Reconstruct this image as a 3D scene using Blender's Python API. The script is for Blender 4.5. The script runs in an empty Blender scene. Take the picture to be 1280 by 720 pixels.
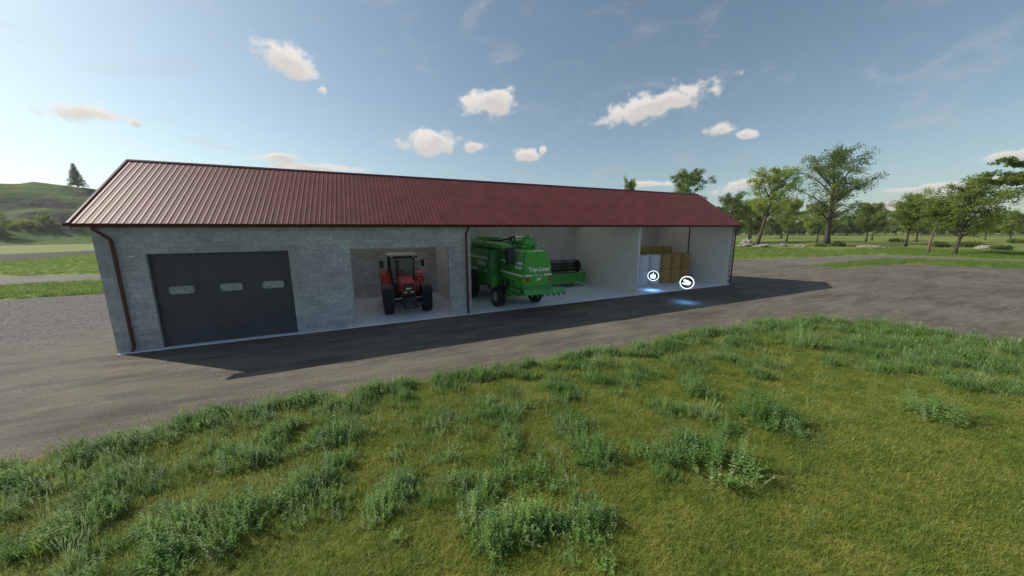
import bpy, bmesh, math, random
import numpy as np
from mathutils import Vector, Matrix, noise
R = math.radians
sc = bpy.context.scene
COL = sc.collection

# ------------------------------------------------------------------ camera
F_PX, PITCH, YAW, ROLL = 403.69, 0.169926, 0.425464, -0.00804
CAM = Vector((8.4624, -16.138, 4.25))
fw = Vector((math.sin(YAW)*math.cos(PITCH), math.cos(YAW)*math.cos(PITCH), -math.sin(PITCH)))
rt = Vector((math.cos(YAW), -math.sin(YAW), 0)); up = rt.cross(fw)
rt2 = rt*math.cos(ROLL)+up*math.sin(ROLL); up2 = -rt*math.sin(ROLL)+up*math.cos(ROLL)
cam = bpy.data.cameras.new('camera'); camo = bpy.data.objects.new('camera', cam); COL.objects.link(camo)
m = Matrix((rt2, up2, -fw)).transposed().to_4x4(); m.translation = CAM
camo.matrix_world = m
cam.sensor_width = 36; cam.lens = 36*F_PX/1280; cam.clip_start = 0.05; cam.clip_end = 12000
sc.camera = camo

# ------------------------------------------------------------------ light
SUN_EL, SUN_AZ = R(36.3), R(-50.2)           # azimuth from +Y towards +X
EXPOSURE = 0.42
SUN_STRENGTH = 3.9
SKY_STRENGTH = 0.09
sc.view_settings.view_transform = 'Standard'; sc.view_settings.look = 'None'
sc.view_settings.exposure = EXPOSURE; sc.view_settings.gamma = 1
sl = bpy.data.lights.new('sun', 'SUN'); sl.energy = SUN_STRENGTH; sl.angle = R(0.5); sl.color = (1, .93, .82)
so = bpy.data.objects.new('sun', sl); COL.objects.link(so)
sd = Vector((math.sin(SUN_AZ)*math.cos(SUN_EL), math.cos(SUN_AZ)*math.cos(SUN_EL), math.sin(SUN_EL)))
so.rotation_euler = sd.to_track_quat('Z', 'Y').to_euler()
so.location = (0, 0, 60)

w = bpy.data.worlds.new('World'); sc.world = w; w.use_nodes = True
nt = w.node_tree; N = nt.nodes; L = nt.links; N.clear()
def nn(t, **k):
    n = N.new(t)
    for a, b in k.items(): setattr(n, a, b)
    return n
def math_(op, a, b=None, c=None, clamp=False):
    n = nn('ShaderNodeMath', operation=op, use_clamp=clamp)
    for i, v in enumerate((a, b, c)):
        if v is None: continue
        if isinstance(v, (int, float)): n.inputs[i].default_value = v
        else: L.new(v, n.inputs[i])
    return n.outputs[0]
sky = nn('ShaderNodeTexSky', sky_type='NISHITA', sun_disc=False, sun_elevation=SUN_EL, sun_rotation=SUN_AZ,
         altitude=0, air_density=1.0, dust_density=.9, ozone_density=1.0)
tc = nn('ShaderNodeTexCoord'); D = tc.outputs['Generated']
# clouds: soft puffs at fixed directions of the sky
def mapping_noise(scale, zs, detail, rough):
    mp = nn('ShaderNodeMapping'); mp.inputs['Scale'].default_value = (scale, scale, scale*zs); L.new(D, mp.inputs[0])
    t = nn('ShaderNodeTexNoise'); t.inputs['Scale'].default_value = 1; t.inputs['Detail'].default_value = detail
    t.inputs['Roughness'].default_value = rough; L.new(mp.outputs[0], t.inputs['Vector'])
    return t.outputs[0]
n1 = mapping_noise(26, 1.4, 5, .55); n2 = mapping_noise(60, 1.2, 3, .5)
CL = [(-26.6,12.4,.050,.018,2),(-7.4,22.,.062,.034,-16),(-3.6,19.6,.013,.011,-8),(21.,20.1,.082,.036,6),(11.4,14.2,.08,.036,3),
      (18.2,13.8,.045,.014,1),(27.2,12.6,.041,.019,-1),(29.6,13.2,.011,.012,-12),(46.4,18.2,.14,.034,8),(55.8,13.9,.036,.015,-9),
      (58.6,12.8,.024,.012,-9),(-9.4,10.5,.045,.010,6),(-5.5,9.5,.11,.012,2),(59.1,6.5,.08,.014,12),(79.8,6.8,.04,.009,4),
      (78.3,4.6,.06,.007,2),(75.6,4.1,.05,.006,-6),(46.8,7.3,.061,.009,-3),(-22.9,12.3,.007,.008,13)]
best = None; bestlow = None
nz = math_('MULTIPLY', math_('SUBTRACT', n1, .5), 3.4)
nz2 = math_('MULTIPLY', math_('SUBTRACT', n2, .5), 1.3)
nz = math_('ADD', nz, nz2)
for az, el, a, b, tl in CL:
    az, el, tl = R(az), R(el), R(tl)
    c = Vector((math.sin(az)*math.cos(el), math.cos(az)*math.cos(el), math.sin(el)))
    r_ = Vector((math.cos(az), -math.sin(az), 0)); u_ = r_.cross(c)
    e1 = r_*math.cos(tl)+u_*math.sin(tl); e2 = -r_*math.sin(tl)+u_*math.cos(tl)
    d1 = nn('ShaderNodeVectorMath', operation='DOT_PRODUCT'); L.new(D, d1.inputs[0]); d1.inputs[1].default_value = e1/(a*1.15)
    d2 = nn('ShaderNodeVectorMath', operation='DOT_PRODUCT'); L.new(D, d2.inputs[0]); d2.inputs[1].default_value = e2/(b*1.15)
    cx = nn('ShaderNodeCombineXYZ'); L.new(d1.outputs['Value'], cx.inputs[0]); L.new(d2.outputs['Value'], cx.inputs[1])
    ln = nn('ShaderNodeVectorMath', operation='LENGTH'); L.new(cx.outputs[0], ln.inputs[0])
    v = math_('SUBTRACT', 1.0, ln.outputs['Value'])
    lowv = math_('MULTIPLY_ADD', v, 1, math_('MULTIPLY', d2.outputs['Value'], -.8))
    best = v if best is None else math_('MAXIMUM', best, v)
    bestlow = lowv if bestlow is None else math_('MAXIMUM', bestlow, lowv)
front = nn('ShaderNodeVectorMath', operation='DOT_PRODUCT'); L.new(D, front.inputs[0]); front.inputs[1].default_value = (math.sin(YAW), math.cos(YAW), 0)
fmask = math_('GREATER_THAN', front.outputs['Value'], 0.0)
al = nn('ShaderNodeMapRange', interpolation_type='SMOOTHSTEP'); al.inputs['From Min'].default_value = .0; al.inputs['From Max'].default_value = .58
L.new(math_('ADD', best, math_('MULTIPLY', nz, .5)), al.inputs['Value'])
alpha = math_('MULTIPLY', math_('MULTIPLY', al.outputs[0], fmask), .93)
cs = nn('ShaderNodeMapRange', interpolation_type='SMOOTHSTEP'); cs.inputs['From Min'].default_value = -.1; cs.inputs['From Max'].default_value = 1.3
L.new(math_('ADD', bestlow, math_('MULTIPLY', nz, .45)), cs.inputs['Value'])
ccol = nn('ShaderNodeMixRGB'); L.new(cs.outputs[0], ccol.inputs[0])
ccol.inputs[1].default_value = (7.6, 7.1, 6.6, 1); ccol.inputs[2].default_value = (5.4, 5.0, 4.6, 1)
# thin cirrus veil on the right of the sky
cm = nn('ShaderNodeMapping'); cm.inputs['Scale'].default_value = (5, 9, 16); cm.inputs['Rotation'].default_value = (.5, .3, .4); L.new(D, cm.inputs[0])
ct = nn('ShaderNodeTexNoise'); ct.inputs['Scale'].default_value = 1; ct.inputs['Detail'].default_value = 6; ct.inputs['Distortion'].default_value = 1.2; L.new(cm.outputs[0], ct.inputs['Vector'])
cr = nn('ShaderNodeMapRange', interpolation_type='SMOOTHSTEP'); cr.inputs['From Min'].default_value = .52; cr.inputs['From Max'].default_value = .8; cr.inputs['To Max'].default_value = .34
L.new(ct.outputs[0], cr.inputs['Value'])
tint = nn('ShaderNodeMixRGB', blend_type='MULTIPLY'); tint.inputs[0].default_value = 1; hsv = nn('ShaderNodeHueSaturation'); hsv.inputs['Saturation'].default_value = .88; L.new(sky.outputs[0], hsv.inputs['Color']); L.new(hsv.outputs[0], tint.inputs[1]); tint.inputs[2].default_value = (.86, .97, .93, 1)
cir = nn('ShaderNodeMixRGB'); L.new(cr.outputs[0], cir.inputs[0]); L.new(tint.outputs[0], cir.inputs[1]); cir.inputs[2].default_value = (4.5, 4.5, 4.5, 1)
mixc = nn('ShaderNodeMixRGB'); L.new(alpha, mixc.inputs[0]); L.new(cir.outputs[0], mixc.inputs[1]); L.new(ccol.outputs[0], mixc.inputs[2])
bg = nn('ShaderNodeBackground'); bg.inputs[1].default_value = SKY_STRENGTH; L.new(mixc.outputs[0], bg.inputs[0])
out = nn('ShaderNodeOutputWorld'); L.new(bg.outputs[0], out.inputs[0])

# ------------------------------------------------------------------ helpers
def tag(o, label=None, cat=None, group=None, kind=None):
    if label: o['label'] = label
    if cat: o['category'] = cat
    if group: o['group'] = group
    if kind: o['kind'] = kind
    return o
def empty(name, loc=(0, 0, 0), rz=0, label=None, cat=None, group=None):
    o = bpy.data.objects.new(name, None); COL.objects.link(o); o.location = loc; o.rotation_euler = (0, 0, rz)
    o.empty_display_size = .2
    return tag(o, label, cat, group)
class MB:
    def __init__(s): s.v = []; s.f = []
    def add(s, vs, fs):
        b = len(s.v); s.v += [tuple(x) for x in vs]; s.f += [tuple(i+b for i in f) for f in fs]; return s
    def box(s, c, d, rot=None, taper=None):
        x, y, z = d[0]/2, d[1]/2, d[2]/2
        vs = [Vector((i*x, j*y, k*z)) for k in (-1, 1) for j in (-1, 1) for i in (-1, 1)]
        if taper:
            for q in vs[4:]: q.x *= taper[0]; q.y *= taper[1]
        if rot: 
            M = Matrix.Rotation(rot[2], 3, 'Z') @ Matrix.Rotation(rot[1], 3, 'Y') @ Matrix.Rotation(rot[0], 3, 'X'); vs = [M @ q for q in vs]
        vs = [q+Vector(c) for q in vs]
        return s.add(vs, [(0,2,3,1),(4,5,7,6),(0,1,5,4),(2,6,7,3),(0,4,6,2),(1,3,7,5)])
    def bb(s, x0, x1, y0, y1, z0, z1): return s.box(((x0+x1)/2, (y0+y1)/2, (z0+z1)/2), (x1-x0, y1-y0, z1-z0))
    def tube(s, pts, r, n=10, caps=True):
        pts = [Vector(p) for p in pts]; rs = r if isinstance(r, (list, tuple)) else [r]*len(pts)
        vs = []; prev = None
        for i, p in enumerate(pts):
            d = (pts[min(i+1, len(pts)-1)]-pts[max(i-1, 0)]).normalized()
            a = d.orthogonal().normalized() if prev is None else (prev-d*prev.dot(d)).normalized()
            prev = a; b = d.cross(a)
            for k in range(n):
                t = 2*math.pi*k/n; vs.append(p+(a*math.cos(t)+b*math.sin(t))*rs[i])
        fs = [(i*n+k, i*n+(k+1) % n, (i+1)*n+(k+1) % n, (i+1)*n+k) for i in range(len(pts)-1) for k in range(n)]
        if caps: fs += [tuple(range(n))[::-1], tuple((len(pts)-1)*n+k for k in range(n))]
        return s.add(vs, fs)
    def lathe(s, prof, c, axis='X', n=32, closed=False):
        # prof: (radius, along-axis) pairs
        vs = []
        for k in range(n):
            t = 2*math.pi*k/n
            for r_, h in prof:
                a, b = r_*math.cos(t), r_*math.sin(t)
                q = {'X': (h, a, b), 'Y': (a, h, b), 'Z': (a, b, h)}[axis]
                vs.append(Vector(q)+Vector(c))
        m_ = len(prof); fs = []
        for k in range(n):
            for i in range(m_-1 if not closed else m_):
                j = (i+1) % m_; k2 = (k+1) % n
                fs.append((k*m_+i, k2*m_+i, k2*m_+j, k*m_+j))
        return s.add(vs, fs)
    def prism(s, poly, lo, hi, plane='YZ'):
        # poly extruded along the axis missing from plane
        def mk(p, h): return {'YZ': (h, p[0], p[1]), 'XZ': (p[0], h, p[1]), 'XY': (p[0], p[1], h)}[plane]
        n = len(poly); vs = [mk(p, lo) for p in poly]+[mk(p, hi) for p in poly]
        fs = [tuple(range(n)), tuple(range(2*n-1, n-1, -1))]+[(i, i+n, (i+1) % n+n, (i+1) % n) for i in range(n)]
        return s.add(vs, fs)
    def build(s, name, mat, parent=None, smooth=False, bevel=0, fixn=True):
        me = bpy.data.meshes.new(name); me.from_pydata(s.v, [], s.f)
        if fixn:
            bm = bmesh.new(); bm.from_mesh(me); bmesh.ops.recalc_face_normals(bm, faces=bm.faces); bm.to_mesh(me); bm.free()
        me.materials.append(mat)
        o = bpy.data.objects.new(name, me); COL.objects.link(o)
        if parent: o.parent = parent
        if smooth:
            me.polygons.foreach_set('use_smooth', [True]*len(me.polygons))
            try: me.set_sharp_from_angle(angle=R(38))
            except Exception: pass
        if bevel:
            b = o.modifiers.new('bevel', 'BEVEL'); b.width = bevel; b.segments = 2; b.limit_method = 'ANGLE'; b.angle_limit = R(40)
            b.harden_normals = False
        return o
def copy_tree(o, parent=None):
    c = o.copy(); COL.objects.link(c)
    if parent: c.parent = parent
    for ch in list(o.children): copy_tree(ch, c)
    return c

# materials -------------------------------------------------------
MATS = {}
def mat(name, col, rough=.6, metal=0, var=.12, scale=6, bump=0, bscale=60, coat=0, spec=.5, col2=None, detail=5, hue=0, dirt=None):
    m = bpy.data.materials.new(name); m.use_nodes = True; t = m.node_tree; P = t.nodes['Principled BSDF']
    P.inputs['Roughness'].default_value = rough; P.inputs['Metallic'].default_value = metal
    P.inputs['Coat Weight'].default_value = coat; P.inputs['Coat Roughness'].default_value = .15
    P.inputs['Specular IOR Level'].default_value = spec
    geo = t.nodes.new('ShaderNodeTexCoord'); n = t.nodes.new('ShaderNodeTexNoise'); n.inputs['Scale'].default_value = scale; n.inputs['Detail'].default_value = detail
    t.links.new(geo.outputs['Object'], n.inputs['Vector'])
    mx = t.nodes.new('ShaderNodeMixRGB')
    c2 = col2 if col2 else tuple(max(0, c*(1-2.2*var)) for c in col)
    c1 = col if col2 else tuple(c*(1+var) for c in col)
    mx.inputs[1].default_value = (*c2, 1); mx.inputs[2].default_value = (*c1, 1)
    mr = t.nodes.new('ShaderNodeMapRange'); mr.inputs['From Min'].default_value = .32; mr.inputs['From Max'].default_value = .68
    t.links.new(n.outputs[0], mr.inputs[0]); t.links.new(mr.outputs[0], mx.inputs[0])
    last = mx.outputs[0]
    if dirt:
        n3 = t.nodes.new('ShaderNodeTexNoise'); n3.inputs['Scale'].default_value = 2.3; n3.inputs['Detail'].default_value = 8; n3.inputs['Roughness'].default_value = .7
        t.links.new(geo.outputs['Object'], n3.inputs['Vector'])
        m3 = t.nodes.new('ShaderNodeMapRange'); m3.inputs['From Min'].default_value = .5; m3.inputs['From Max'].default_value = .75; m3.inputs['To Max'].default_value = .5
        t.links.new(n3.outputs[0], m3.inputs[0])
        x3 = t.nodes.new('ShaderNodeMixRGB'); t.links.new(m3.outputs[0], x3.inputs[0]); t.links.new(last, x3.inputs[1]); x3.inputs[2].default_value = (*dirt, 1); last = x3.outputs[0]
    t.links.new(last, P.inputs['Base Color'])
    if bump:
        nb = t.nodes.new('ShaderNodeTexNoise'); nb.inputs['Scale'].default_value = bscale; nb.inputs['Detail'].default_value = 4
        t.links.new(geo.outputs['Object'], nb.inputs['Vector'])
        b = t.nodes.new('ShaderNodeBump'); b.inputs['Strength'].default_value = bump; b.inputs['Distance'].default_value = .02
        t.links.new(nb.outputs[0], b.inputs['Height']); t.links.new(b.outputs[0], P.inputs['Normal'])
    MATS[name] = m
    return m
def emis(name, col, s):
    m = bpy.data.materials.new(name); m.use_nodes = True; P = m.node_tree.nodes['Principled BSDF']
    P.inputs['Base Color'].default_value = (*col, 1); P.inputs['Emission Color'].default_value = (*col, 1); P.inputs['Emission Strength'].default_value = s
    return m
def leafmat(name, c1, c2, trans=.35, rough=.6, scale=.25):
    """foliage: colour varies by place and by object; thin leaves let light through"""
    m = bpy.data.materials.new(name); m.use_nodes = True; t = m.node_tree; P = t.nodes['Principled BSDF']
    P.inputs['Roughness'].default_value = rough; P.inputs['Specular IOR Level'].default_value = .25
    g = t.nodes.new('ShaderNodeNewGeometry'); n = t.nodes.new('ShaderNodeTexNoise'); n.inputs['Scale'].default_value = scale; n.inputs['Detail'].default_value = 3
    t.links.new(g.outputs['Position'], n.inputs['Vector'])
    oi = t.nodes.new('ShaderNodeObjectInfo')
    a = t.nodes.new('ShaderNodeMath'); a.operation = 'ADD'; t.links.new(n.outputs[0], a.inputs[0])
    b = t.nodes.new('ShaderNodeMath'); b.operation = 'MULTIPLY_ADD'; b.inputs[1].default_value = .55; b.inputs[2].default_value = -.275
    t.links.new(oi.outputs['Random'], b.inputs[0]); t.links.new(b.outputs[0], a.inputs[1])
    ri = t.nodes.new('ShaderNodeMath'); ri.operation = 'MULTIPLY_ADD'; ri.inputs[1].default_value = .3
    t.links.new(g.outputs['Random Per Island'], ri.inputs[0]); t.links.new(a.outputs[0], ri.inputs[2])
    mr = t.nodes.new('ShaderNodeMapRange'); mr.inputs['From Min'].default_value = .3; mr.inputs['From Max'].default_value = 1.0; t.links.new(ri.outputs[0], mr.inputs[0])
    mx = t.nodes.new('ShaderNodeMixRGB'); mx.inputs[1].default_value = (*c1, 1); mx.inputs[2].default_value = (*c2, 1); t.links.new(mr.outputs[0], mx.inputs[0])
    t.links.new(mx.outputs[0], P.inputs['Base Color'])
    tr = t.nodes.new('ShaderNodeBsdfTranslucent')
    hs = t.nodes.new('ShaderNodeHueSaturation'); hs.inputs['Hue'].default_value = .485; hs.inputs['Value'].default_value = 1.7; t.links.new(mx.outputs[0], hs.inputs['Color']); t.links.new(hs.outputs[0], tr.inputs['Color'])
    ms = t.nodes.new('ShaderNodeMixShader'); ms.inputs[0].default_value = trans
    t.links.new(P.outputs[0], ms.inputs[1]); t.links.new(tr.outputs[0], ms.inputs[2]); t.links.new(ms.outputs[0], t.nodes['Material Output'].inputs['Surface'])
    return m
def glass(name, tint=(.42, .50, .56), mixf=.35):
    m = bpy.data.materials.new(name); m.use_nodes = True; t = m.node_tree; t.nodes.remove(t.nodes['Principled BSDF'])
    tr = t.nodes.new('ShaderNodeBsdfTransparent'); tr.inputs[0].default_value = (*tint, 1)
    gl = t.nodes.new('ShaderNodeBsdfGlossy'); gl.inputs['Roughness'].default_value = .05
    fr = t.nodes.new('ShaderNodeFresnel'); fr.inputs[0].default_value = 1.45
    n = t.nodes.new('ShaderNodeTexNoise'); n.inputs['Scale'].default_value = 3
    ad = t.nodes.new('ShaderNodeMath'); ad.operation = 'MULTIPLY_ADD'; ad.inputs[1].default_value = .03; t.links.new(n.outputs[0], ad.inputs[0]); fh = t.nodes.new('ShaderNodeMath'); fh.operation = 'MULTIPLY'; fh.inputs[1].default_value = .6; t.links.new(fr.outputs[0], fh.inputs[0]); t.links.new(fh.outputs[0], ad.inputs[2])
    ms = t.nodes.new('ShaderNodeMixShader'); t.links.new(ad.outputs[0], ms.inputs[0]); t.links.new(tr.outputs[0], ms.inputs[1]); t.links.new(gl.outputs[0], ms.inputs[2])
    t.links.new(ms.outputs[0], t.nodes['Material Output'].inputs['Surface'])
    return m
def ground_mat(name, cols, scales, bump=.5, bs=25, rough=.9, stretch=(1, 1, 1), mask=None):
    """layers of noise between colours; cols = [(a,b),(overlay,amount)...]"""
    m = bpy.data.materials.new(name); m.use_nodes = True; t = m.node_tree; P = t.nodes['Principled BSDF']; P.inputs['Roughness'].default_value = rough
    P.inputs['Specular IOR Level'].default_value = .2
    g = t.nodes.new('ShaderNodeNewGeometry'); mp = t.nodes.new('ShaderNodeMapping'); mp.inputs['Scale'].default_value = stretch
    t.links.new(g.outputs['Position'], mp.inputs[0])
    last = None
    for i, (c, s) in enumerate(zip(cols, scales)):
        n = t.nodes.new('ShaderNodeTexNoise'); n.inputs['Scale'].default_value = s[0]; n.inputs['Detail'].default_value = 7; n.inputs['Roughness'].default_value = .62
        t.links.new((mp if s[3] else g).outputs[0], n.inputs['Vector'])
        mr = t.nodes.new('ShaderNodeMapRange'); mr.inputs['From Min'].default_value = s[1]; mr.inputs['From Max'].default_value = s[2]; t.links.new(n.outputs[0], mr.inputs[0])
        mx = t.nodes.new('ShaderNodeMixRGB'); t.links.new(mr.outputs[0], mx.inputs[0])
        if last is None: mx.inputs[1].default_value = (*c[0], 1); mx.inputs[2].default_value = (*c[1], 1)
        else:
            t.links.new(last, mx.inputs[1]); mx.inputs[2].default_value = (*c[0], 1)
            mr.inputs['To Max'].default_value = c[1]
        last = mx.outputs[0]
    if mask:   # second ground kind where x < mask x (soft noisy border)
        sx = t.nodes.new('ShaderNodeSeparateXYZ'); t.links.new(g.outputs['Position'], sx.inputs[0])
        n = t.nodes.new('ShaderNodeTexNoise'); n.inputs['Scale'].default_value = .5; n.inputs['Detail'].default_value = 6; t.links.new(g.outputs['Position'], n.inputs['Vector'])
        a = t.nodes.new('ShaderNodeMath'); a.operation = 'MULTIPLY_ADD'; a.inputs[1].default_value = 5; t.links.new(n.outputs[0], a.inputs[0]); 
        b_ = t.nodes.new('ShaderNodeMath'); b_.operation = 'MULTIPLY_ADD'; b_.inputs[1].default_value = -.28; t.links.new(sx.outputs[1], b_.inputs[0]); t.links.new(sx.outputs[0], b_.inputs[2])
        t.links.new(b_.outputs[0], a.inputs[2])
        mr = t.nodes.new('ShaderNodeMapRange'); mr.inputs['From Min'].default_value = mask[0]+2.5; mr.inputs['From Max'].default_value = mask[0]-0.5; t.links.new(a.outputs[0], mr.inputs[0])
        v = t.nodes.new('ShaderNodeTexVoronoi'); v.inputs['Scale'].default_value = 9; t.links.new(g.outputs['Position'], v.inputs['Vector'])
        cr = t.nodes.new('ShaderNodeMixRGB'); cr.inputs[1].default_value = (*mask[1], 1); cr.inputs[2].default_value = (*mask[2], 1); t.links.new(v.outputs['Color'], cr.inputs[0])
        mx = t.nodes.new('ShaderNodeMixRGB'); t.links.new(mr.outputs[0], mx.inputs[0]); t.links.new(last, mx.inputs[1]); t.links.new(cr.outputs[0], mx.inputs[2]); last = mx.outputs[0]
    t.links.new(last, P.inputs['Base Color'])
    nb = t.nodes.new('ShaderNodeTexNoise'); nb.inputs['Scale'].default_value = bs; nb.inputs['Detail'].default_value = 6; t.links.new(g.outputs['Position'], nb.inputs['Vector'])
    b = t.nodes.new('ShaderNodeBump'); b.inputs['Strength'].default_value = bump; b.inputs['Distance'].default_value = .03; t.links.new(nb.outputs[0], b.inputs['Height']); t.links.new(b.outputs[0], P.inputs['Normal'])
    return m
def block_mat(name, ax, gain=1.0):
    m = bpy.data.materials.new(name); m.use_nodes = True; t = m.node_tree; P = t.nodes['Principled BSDF']; P.inputs['Roughness'].default_value = .92; P.inputs['Specular IOR Level'].default_value = .2
    g = t.nodes.new('ShaderNodeNewGeometry'); s = t.nodes.new('ShaderNodeSeparateXYZ'); t.links.new(g.outputs['Position'], s.inputs[0])
    c = t.nodes.new('ShaderNodeCombineXYZ'); t.links.new(s.outputs[ax], c.inputs[0]); t.links.new(s.outputs[2], c.inputs[1])
    def brick(wd, ht, c1, c2, mo, off):
        b = t.nodes.new('ShaderNodeTexBrick'); t.links.new(c.outputs[0], b.inputs['Vector']); b.inputs['Scale'].default_value = 1
        b.inputs['Brick Width'].default_value = wd; b.inputs['Row Height'].default_value = ht; b.inputs['Mortar Size'].default_value = .006
        b.inputs['Mortar Smooth'].default_value = .3; b.inputs['Color1'].default_value = (*c1, 1); b.inputs['Color2'].default_value = (*c2, 1); b.inputs['Mortar'].default_value = (*mo, 1)
        b.offset = off; b.squash = .6; b.squash_frequency = 3
        return b
    b1 = brick(.42, .2, (.375, .375, .398), (.465, .465, .485), (.265, .26, .27), .5)
    b2 = brick(.84, .4, (.91, .915, .93), (1.06, 1.055, 1.05), (1, 1, 1), .37)
    mx = t.nodes.new('ShaderNodeMixRGB'); mx.blend_type = 'MULTIPLY'; mx.inputs[0].default_value = 1; t.links.new(b1.outputs['Color'], mx.inputs[1]); t.links.new(b2.outputs['Color'], mx.inputs[2])
    n = t.nodes.new('ShaderNodeTexNoise'); n.inputs['Scale'].default_value = 7; n.inputs['Detail'].default_value = 8; n.inputs['Roughness'].default_value = .7; t.links.new(g.outputs['Position'], n.inputs['Vector'])
    mr = t.nodes.new('ShaderNodeMapRange'); mr.inputs['From Min'].default_value = .3; mr.inputs['From Max'].default_value = .7; mr.inputs['To Min'].default_value = .78; mr.inputs['To Max'].default_value = 1.2; t.links.new(n.outputs[0], mr.inputs[0])
    m2 = t.nodes.new('ShaderNodeMixRGB'); m2.blend_type = 'MULTIPLY'; m2.inputs[0].default_value = 1; t.links.new(mx.outputs[0], m2.inputs[1]); t.links.new(mr.outputs[0], m2.inputs[2])
    n4 = t.nodes.new('ShaderNodeTexNoise'); n4.inputs['Scale'].default_value = .45; n4.inputs['Detail'].default_value = 3; t.links.new(g.outputs['Position'], n4.inputs['Vector'])
    mr4 = t.nodes.new('ShaderNodeMapRange'); mr4.inputs['From Min'].default_value = .35; mr4.inputs['From Max'].default_value = .65; mr4.inputs['To Min'].default_value = .85; mr4.inputs['To Max'].default_value = 1.12; t.links.new(n4.outputs[0], mr4.inputs[0])
    mr4.inputs['To Min'].default_value *= gain; mr4.inputs['To Max'].default_value *= gain
    m4 = t.nodes.new('ShaderNodeMixRGB'); m4.blend_type = 'MULTIPLY'; m4.inputs[0].default_value = 1; t.links.new(m2.outputs[0], m4.inputs[1]); t.links.new(mr4.outputs[0], m4.inputs[2])
    t.links.new(m4.outputs[0], P.inputs['Base Color'])
    ad = t.nodes.new('ShaderNodeMath'); ad.operation = 'MULTIPLY_ADD'; ad.inputs[1].default_value = -1; t.links.new(b1.outputs['Fac'], ad.inputs[0]); t.links.new(n.outputs[0], ad.inputs[2])
    bp = t.nodes.new('ShaderNodeBump'); bp.inputs['Strength'].default_value = .35; bp.inputs['Distance'].default_value = .01; t.links.new(ad.outputs[0], bp.inputs['Height']); t.links.new(bp.outputs[0], P.inputs['Normal'])
    return m

M_block_x = block_mat('concrete_block_x', 0); M_block_y = block_mat('concrete_block_y', 1)
M_plaster = mat('rough_plaster', (.78, .77, .74), .95, var=.16, scale=13, bump=.5, bscale=40, detail=8)
M_block_in = block_mat('brightened_block_x', 0, 1.3)  # same blocks, colour brightened to make up for the shaded bay
M_plain = mat('bounce_lining', (.82, .82, .84), .95, var=.12, scale=9, bump=.3, bscale=30)  # pale surface added to bounce light around the tractor bay
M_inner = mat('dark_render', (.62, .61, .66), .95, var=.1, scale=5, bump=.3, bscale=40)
M_under = mat('pale_underlay', (.72, .71, .69), .9, var=.05)  # unseen roof underside made pale to bounce more light inside
M_slab = mat('screed', (.72, .76, .83), .75, var=.06, scale=1.5, bump=.08, bscale=30)
M_roof = mat('red_sheet_metal', (.175, .036, .029), .56, 0, var=.12, scale=1.3, spec=.4, coat=.0)
M_trim = mat('dark_red_trim', (.085, .010, .012), .35, 0, var=.08)
M_door = mat('graphite_door', (.056, .061, .071), .6, 0, var=.07, scale=2)
M_frame = mat('dark_steel', (.03, .032, .037), .5, .2)
M_lampw = mat('white_plastic', (.7, .7, .72), .4)
M_green = mat('green_paint', (.050, .34, .036), .38, var=.06, scale=2, coat=.25, dirt=(.07, .20, .04))
M_dgreen = mat('dark_green_paint', (.035, .20, .035), .5, var=.1, scale=3)
M_lgreen = mat('light_green_paint', (.10, .36, .09), .5, var=.08, scale=3)
M_white = mat('white_paint', (.72, .75, .70), .45, var=.04)
M_tyre = mat('tyre_rubber', (.016, .016, .018), .85, var=.2, scale=12, bump=.3)
M_black = mat('black_plastic', (.012, .012, .014), .5, var=.2)
M_rim = mat('grey_rim', (.34, .35, .36), .5, .3, var=.1)
M_red = mat('red_paint', (.58, .025, .03), .35, var=.08, scale=3, coat=.3)
M_lred = mat('pale_red_paint', (.70, .11, .11), .4, var=.06, coat=.2)  # lighter red for the hood top
M_silver = mat('silver_paint', (.60, .64, .66), .35, .1, var=.06)
M_lampglass = mat('lamp_lens', (.75, .66, .38), .2, var=.05)
M_redlens = mat('red_lens', (.30, .03, .02), .3)
M_orange = mat('orange_lens', (.75, .28, .02), .3)
M_glass = glass('cab_glass'); M_pane = mat('grey_reflection_pane', (.34, .35, .37), .35, var=.15, scale=9)  # door panes: opaque grey painted in place of a reflection
M_bark = mat('bark', (.075, .06, .045), .95, var=.3, scale=4, bump=.8, bscale=12)
M_redbark = mat('reddish_bark', (.20, .12, .085), .95, var=.25, scale=3, bump=.8, bscale=12)
M_rock = mat('pale_rock', (.30, .27, .23), .95, var=.32, scale=2.2, bump=1, bscale=7)
M_wrap = mat('white_bale_wrap', (.62, .62, .68), .35, var=.05, scale=5, bump=.25, bscale=9)
M_straw = mat('straw', (.47, .29, .11), .95, var=.25, scale=30, bump=1, bscale=70)
M_hay = mat('hay', (.46, .36, .09), .95, var=.5, scale=16, bump=1, bscale=60, detail=8)
M_leaf = leafmat('oak_leaf', (.080, .135, .026), (.27, .34, .080), trans=.52)
M_leafd = leafmat('dark_leaf', (.070, .125, .030), (.21, .28, .070), trans=.5)
M_pine = leafmat('pine_needle', (.075, .130, .024), (.21, .27, .055), trans=.45)
M_grassb = leafmat('grass_blade', (.15, .235, .038), (.40, .39, .105), trans=.5, scale=1.6)
M_grassl = leafmat('long_grass', (.085, .175, .030), (.19, .26, .060), trans=.42, scale=.3)
M_weed = leafmat('weed_leaf', (.095, .200, .050), (.25, .37, .115), trans=.48, scale=1.0)
M_weedp = leafmat('pale_weed', (.14, .22, .09), (.27, .35, .16), trans=.25, scale=1.0)
M_flower = mat('white_flower', (.75, .75, .66), .7)

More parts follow.
